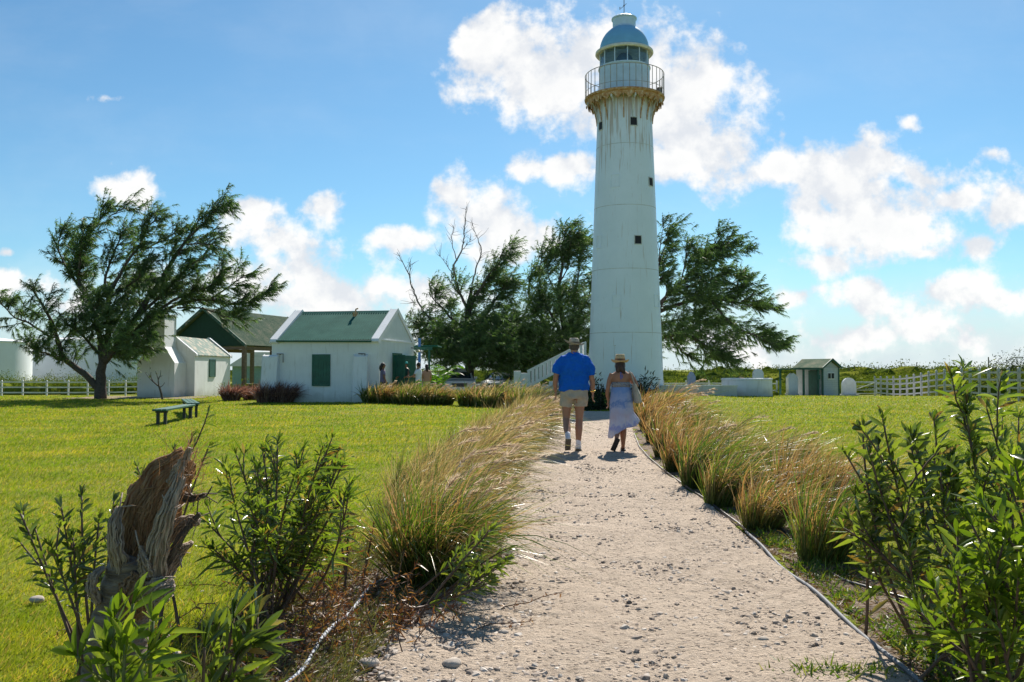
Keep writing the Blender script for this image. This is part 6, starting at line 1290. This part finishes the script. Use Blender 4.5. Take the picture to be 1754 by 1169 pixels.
    g = Geo(); g.rings([(0, 0, 1.035, .157, .124), (0, 0, 1.07, .156, .123)], 28, caps=False); wb = g.build('waistband', simple('waist_blue', (.30, .36, .62), .8), t, smooth=True); sm_ = wb.modifiers.new('solid', 'SOLIDIFY'); sm_.thickness = .006
    # sandals
    msn = simple('dark_sandal', (.035, .03, .028), .7)
    g = Geo(); g.bar((-.088, -.285, .215), (-.165, -.205, .012), .082, .02, up=(0, -1, 0)); g.tube([(-.165, -.20, .06), (-.14, -.16, .07), (-.12, -.2, .10)], .008, 6); bevel(g.build('sandal', msn, t), .01)
    g = Geo(); g.prism([(-.012, -.065), (.070, -.065), (.080, .08), (.075, .17), (.045, .20), (.005, .17), (-.006, .08)], -.0, .02, 'z'); g.tube([(.0, .08, .02), (.035, .09, .07), (.075, .08, .02)], .008, 6); bevel(g.build('sandal', msn, t), .006)
    # hair, hat
    mhr = simple('dark_brown_hair', (.045, .022, .014), .6, var=.4, scale=40, sc=(1, 1, .2)); g = Geo(); h_ = np.array(hd); g.ball(h_+(0, -.016, .005), (.086, .095, .108), 18, 12); limb(g, [h_+(.01, -.07, -.02), h_+(.035, -.095, -.09), h_+(.06, -.085, -.145)], [.06, .045, .018]); limb(g, [h_+(-.04, -.05, -.02), h_+(-.045, -.075, -.09), h_+(-.03, -.075, -.125)], [.05, .04, .016]); remesh(g.build('hair', mhr, t), .009, 2)
    mst = cloth('straw', (.50, .38, .22), .2, 60, .3); z0 = hd[2]+.058; g = Geo(); V = []; ang = np.linspace(0, 2*pi, 37)[:-1]; R_ = [(.082, .098, 0), (.11, .125, -.008), (.140, .15, .010), (.150, .16, .032)]
    for th in (0, .006):
        for rx, ry, dz in R_:
            for a in ang: V.append((hd[0]+rx*cos(a), hd[1]+ry*sin(a), z0+dz*(.4+.8*cos(a)**2)+th))
    n_ = 36; q = [((l_+i)*n_+k, (l_+i)*n_+(k+1) % n_, (l_+i+1)*n_+(k+1) % n_, (l_+i+1)*n_+k) for l_ in (0, 4) for i in range(3) for k in range(n_)]+[(3*n_+k, 3*n_+(k+1) % n_, 7*n_+(k+1) % n_, 7*n_+k) for k in range(n_)]
    g.add(V, q); ht = g.build('hat', mst, t, smooth=True)
    g = Geo(); g.rings([(hd[0], hd[1], z0-.02, .086, .100), (hd[0], hd[1], z0+.05, .084, .098), (hd[0], hd[1], z0+.115, .074, .088), (hd[0], hd[1], z0+.128, .066, .078), (hd[0], hd[1], z0+.118, .03, .04)], 28); g.build('crown', mst, ht, smooth=True)
    g = Geo(); g.rings([(hd[0], hd[1], z0+.002, .0875, .1015), (hd[0], hd[1], z0+.055, .0855, .0995)], 28, caps=False); g.build('hat_band', simple('brown_band', (.16, .09, .05), .8), ht)
    # tote bag
    bg_ = thing('shoulder_bag', (x+.245, y-.02, .80), 'beige cloth tote bag hanging from the right shoulder of the woman on the path', 'bag'); mb = cloth('canvas_bag', (.46, .40, .32), .15, 18, .5); g = Geo()
    V = []; nr = 20
    for z, rx, ry, xo in ((0.0, .055, .14, .03), (.03, .07, .15, .03), (.15, .065, .155, .01), (.28, .04, .145, -.02), (.32, .030, .14, -.03)): V.append((xo, 0, z, rx, ry))
    g.rings(V, nr); remesh(g.build('body', mb, bg_), .010, 3)
    for s in (-1, 1): g = Geo(); g.tube(spline([(-.03, s*.085, .31), (-.07, s*.05, .45), (-.095, s*.02, .525), (-.105, 0, .535), (-.11, -.0, .53)], 12), .0105, 6); g.build('strap', mb, bg_)
    return t
man(); woman()
def far_person(px, D, h, rz, label, top, bottom, skin, hair, cap=None, arm=0.0, back=None):
    x = xr_(px, D); b = float(gz(x, D)); t = thing('person', (x, D, b), label, 'person', rz=rz); k = h/1.72
    def sc(g): g.v = [v*k for v in g.v]; return g
    g = Geo(); hd = (0, .01, 1.60); g.rings([(0, 0, .82, .15, .11), (0, 0, 1.0, .14, .10), (0, 0, 1.3, .17, .10), (0, 0, 1.42, .15, .08), (0, 0, 1.47, .06, .05)], 16); head(g, hd, neck=(0, 0, 1.44))
    for s in (-1, 1):
        limb(g, [(s*.08, 0, .86), (s*.09, .02, .48), (s*.09, 0, .08)], [.085, .055, .036]); limb(g, [(s*.09, 0, .06), (s*.09, .14, .03)], [.036, .028])
        el = (s*.22, arm*.12, 1.12); wr = (s*.19, .10+arm*.26, .92+arm*.18); limb(g, [(s*.155, 0, 1.39), el, wr], [.046, .038, .025]); hand(g, wr, (0, .4+arm, -1+arm), -s, .95, .6)
    remesh(sc(g).build('body', skin, t), .011, 2); face(np.array(hd)*k, t, skin)
    g = Geo(); g.rings([(0, 0, .88, .165, .125), (0, 0, 1.05, .155, .118), (0, 0, 1.28, .182, .115), (0, 0, 1.40, .165, .095), (0, 0, 1.455, .07, .065)], 20)
    for s in (-1, 1): limb(g, [(s*.13, 0, 1.38), (s*.18, .01, 1.30), (s*.205, .02, 1.20)], [.06, .058, .055])
    remesh(sc(g).build('shirt', top, t), .014, 2)
    g = Geo(); g.rings([(0, 0, .74, .15, .12), (0, 0, .92, .17, .125)], 20)
    for s in (-1, 1): limb(g, [(s*.085, 0, .86), (s*.095, .02, .50)], [.098, .085])
    remesh(sc(g).build('trousers', bottom, t), .014, 2)
    g = Geo(); g.ball(np.array(hd)+(0, -.02, .018), (.088, .098, .108), 14, 10); 
    if hair[1]: limb(g, [(0, -.07, 1.60), (0, -.10, 1.48), (0, -.09, 1.36)], [.075, .07, .03])
    sc(g).build('hair', hair[0], t, smooth=True)
    if cap: g = Geo(); g.rings([(0, .0, 1.64, .095, .108), (0, .0, 1.69, .09, .10), (0, 0, 1.73, .05, .06)], 16); g.box(-.06, .06, .08, .17, 1.635, 1.65); sc(g).build('cap', cap, t)
    if back: g = Geo(); g.rings([(0, -.17, 1.0, .12, .07), (0, -.17, 1.35, .12, .07)], 12); remesh(sc(g).build('backpack', back, t), .016, 2)
    return t
h_d = simple('black_hair', (.02, .013, .010), .6); sk2 = skin_mat('skin_dark', (.22, .11, .065))
far_person(656, 35.6, 1.62, radians(-70), 'person with long dark hair standing in front of the cottage, left of the open door', cloth('dusky_top', (.16, .14, .22)), cloth('dark_trousers', (.06, .06, .08)), sk2, (h_d, True))
far_person(695, 37.6, 1.70, radians(150), 'person in a teal cap and dark top standing right in the cottage doorway', cloth('dark_green_top', (.02, .07, .06)), bpy.data.materials['dark_trousers'], sk2, (h_d, False), cap=cloth('teal_cap', (.05, .38, .36)), arm=.7)
far_person(717, 37.0, 1.66, radians(60), 'person in a white sleeveless shirt and bright green shorts beside the cottage door', cloth('white_shirt', (.66, .70, .78)), cloth('green_shorts', (.20, .48, .06)), m_skinm, (h_d, False), arm=.9)
far_person(731, 38.2, 1.60, radians(20), 'person in a dusty pink top just right of the one in green shorts', cloth('pink_top', (.42, .24, .18)), cloth('yellow_shorts', (.50, .46, .16)), m_skinm, (h_d, True))

# ------------------------------------------------------------------ parked cars
def car(px, D, rz, label, paint, tall=1.75):
    x = xr_(px, D); b = float(gz(x, D)); t = thing('parked_car', (x, D, b), label, 'car', 'cars parked behind the grass hedge', rz=rz)
    L_, W_ = 4.5, 1.8; h = tall; body = [(-L_/2, .35), (L_/2, .35), (L_/2+.03, .62), (L_/2-.05, .86), (L_/2-.95, 1.0), (-L_/2+.25, 1.02), (-L_/2, .9)]
    g = Geo(); g.prism(body, -W_/2, W_/2, 'y'); bevel(g.build('body', paint, t), .09, 3)
    top = [(L_/2-1.05, 1.0), (L_/2-1.75, h-.06), (L_/2-1.95, h), (-L_/2+.45, h-.02), (-L_/2+.28, h-.12), (-L_/2+.15, 1.0)]; g = Geo(); g.prism(top, -W_/2+.10, W_/2-.10, 'y'); bevel(g.build('cabin', paint, t), .06, 3)
    gl = simple('car_glass', (.03, .045, .055), .12, bmp=0, var=.05) if 'car_glass' not in bpy.data.materials else bpy.data.materials['car_glass']
    for s in (-1, 1):
        for a0, a1, b0, b1 in ((.35, 1.12, .75, .98), (-.62, .28, -.62, .28), (-1.85, -.70, -1.78, -.70)):
            g = Geo(); y0 = s*(W_/2-.10); g.add([(a0, y0+s*.006, 1.06), (a1, y0+s*.006, 1.06), (b1-.15, y0+s*.006, h-.16), (b0-.15 if a0 > 0 else b0, y0+s*.006, h-.16), (a0, y0-s*.03, 1.06), (a1, y0-s*.03, 1.06), (b1-.15, y0-s*.03, h-.16), (b0-.15 if a0 > 0 else b0, y0-s*.03, h-.16)], [(0, 1, 2, 3), (7, 6, 5, 4), (0, 4, 5, 1), (1, 5, 6, 2), (2, 6, 7, 3), (3, 7, 4, 0)]); g.build('window', gl, t)
        for xw in (-1.38, 1.38): g = Geo(); g.rings([(0, 0, -.11, .34, .34), (0, 0, .11, .34, .34)], 28); v = g.v[0]; g.v = [np.stack([v[:, 0]+xw, v[:, 2]+s*(W_/2-.10), v[:, 1]+.34], 1)]; wl = bevel(g.build('wheel', m_black, t), .03); g = Geo(); g.rings([(0, 0, -.115, .2, .2), (0, 0, .115, .2, .2)], 20); v = g.v[0]; g.v = [np.stack([v[:, 0]+xw, v[:, 2]+s*(W_/2-.10), v[:, 1]+.34], 1)]; g.build('rim', simple('rim_metal', (.5, .5, .52), .3, .8) if 'rim_metal' not in bpy.data.materials else bpy.data.materials['rim_metal'], wl)
        g = Geo(); g.box(L_/2-.10, L_/2+.035, s*.62-.16, s*.62+.16, .66, .82); bevel(g.build('headlight', simple('lamp_glass', (.6, .62, .65), .1) if 'lamp_glass' not in bpy.data.materials else bpy.data.materials['lamp_glass'], t), .03)
        g = Geo(); g.box(.95, 1.1, s*(W_/2)-.02, s*(W_/2)+.16, 1.0, 1.14); bevel(g.build('mirror', paint, t), .02)
    g = Geo(); g.add([(L_/2-1.02, -W_/2+.2, 1.06), (L_/2-1.02, W_/2-.2, 1.06), (L_/2-1.70, W_/2-.26, h-.12), (L_/2-1.70, -W_/2+.26, h-.12), (L_/2-1.12, -W_/2+.2, 1.03), (L_/2-1.12, W_/2-.2, 1.03), (L_/2-1.80, W_/2-.26, h-.15), (L_/2-1.80, -W_/2+.26, h-.15)], [(0, 1, 2, 3), (7, 6, 5, 4), (0, 4, 5, 1), (1, 5, 6, 2), (2, 6, 7, 3), (3, 7, 4, 0)]); g.build('windscreen', gl, t)
    g = Geo(); g.box(L_/2-.02, L_/2+.05, -.42, .42, .58, .78); g.build('grille', m_black, t); g = Geo(); g.box(L_/2-.1, L_/2+.10, -W_/2+.06, W_/2-.06, .34, .52); bevel(g.build('bumper', paint, t), .04)
    return t
wp = simple('car_white', (.70, .70, .71), .25, var=.02, bmp=0); dp = simple('car_dark', (.03, .035, .045), .25, var=.05, bmp=0)
car(784, 50.5, radians(-84), 'white off road car facing the camera, parked between the young palm and the tree trunk', wp, 1.6)
car(728, 53, radians(-10), 'silver car mostly hidden behind the young palm', simple('car_silver', (.42, .43, .44), .3, var=.03, bmp=0), 1.45)
car(874, 52, radians(-112), 'white car parked in the tree shade beside the staircase newel post', wp, 1.45)
car(862, 60, radians(-150), 'dark car parked deep in the shade under the casuarina trees', dp, 1.7)
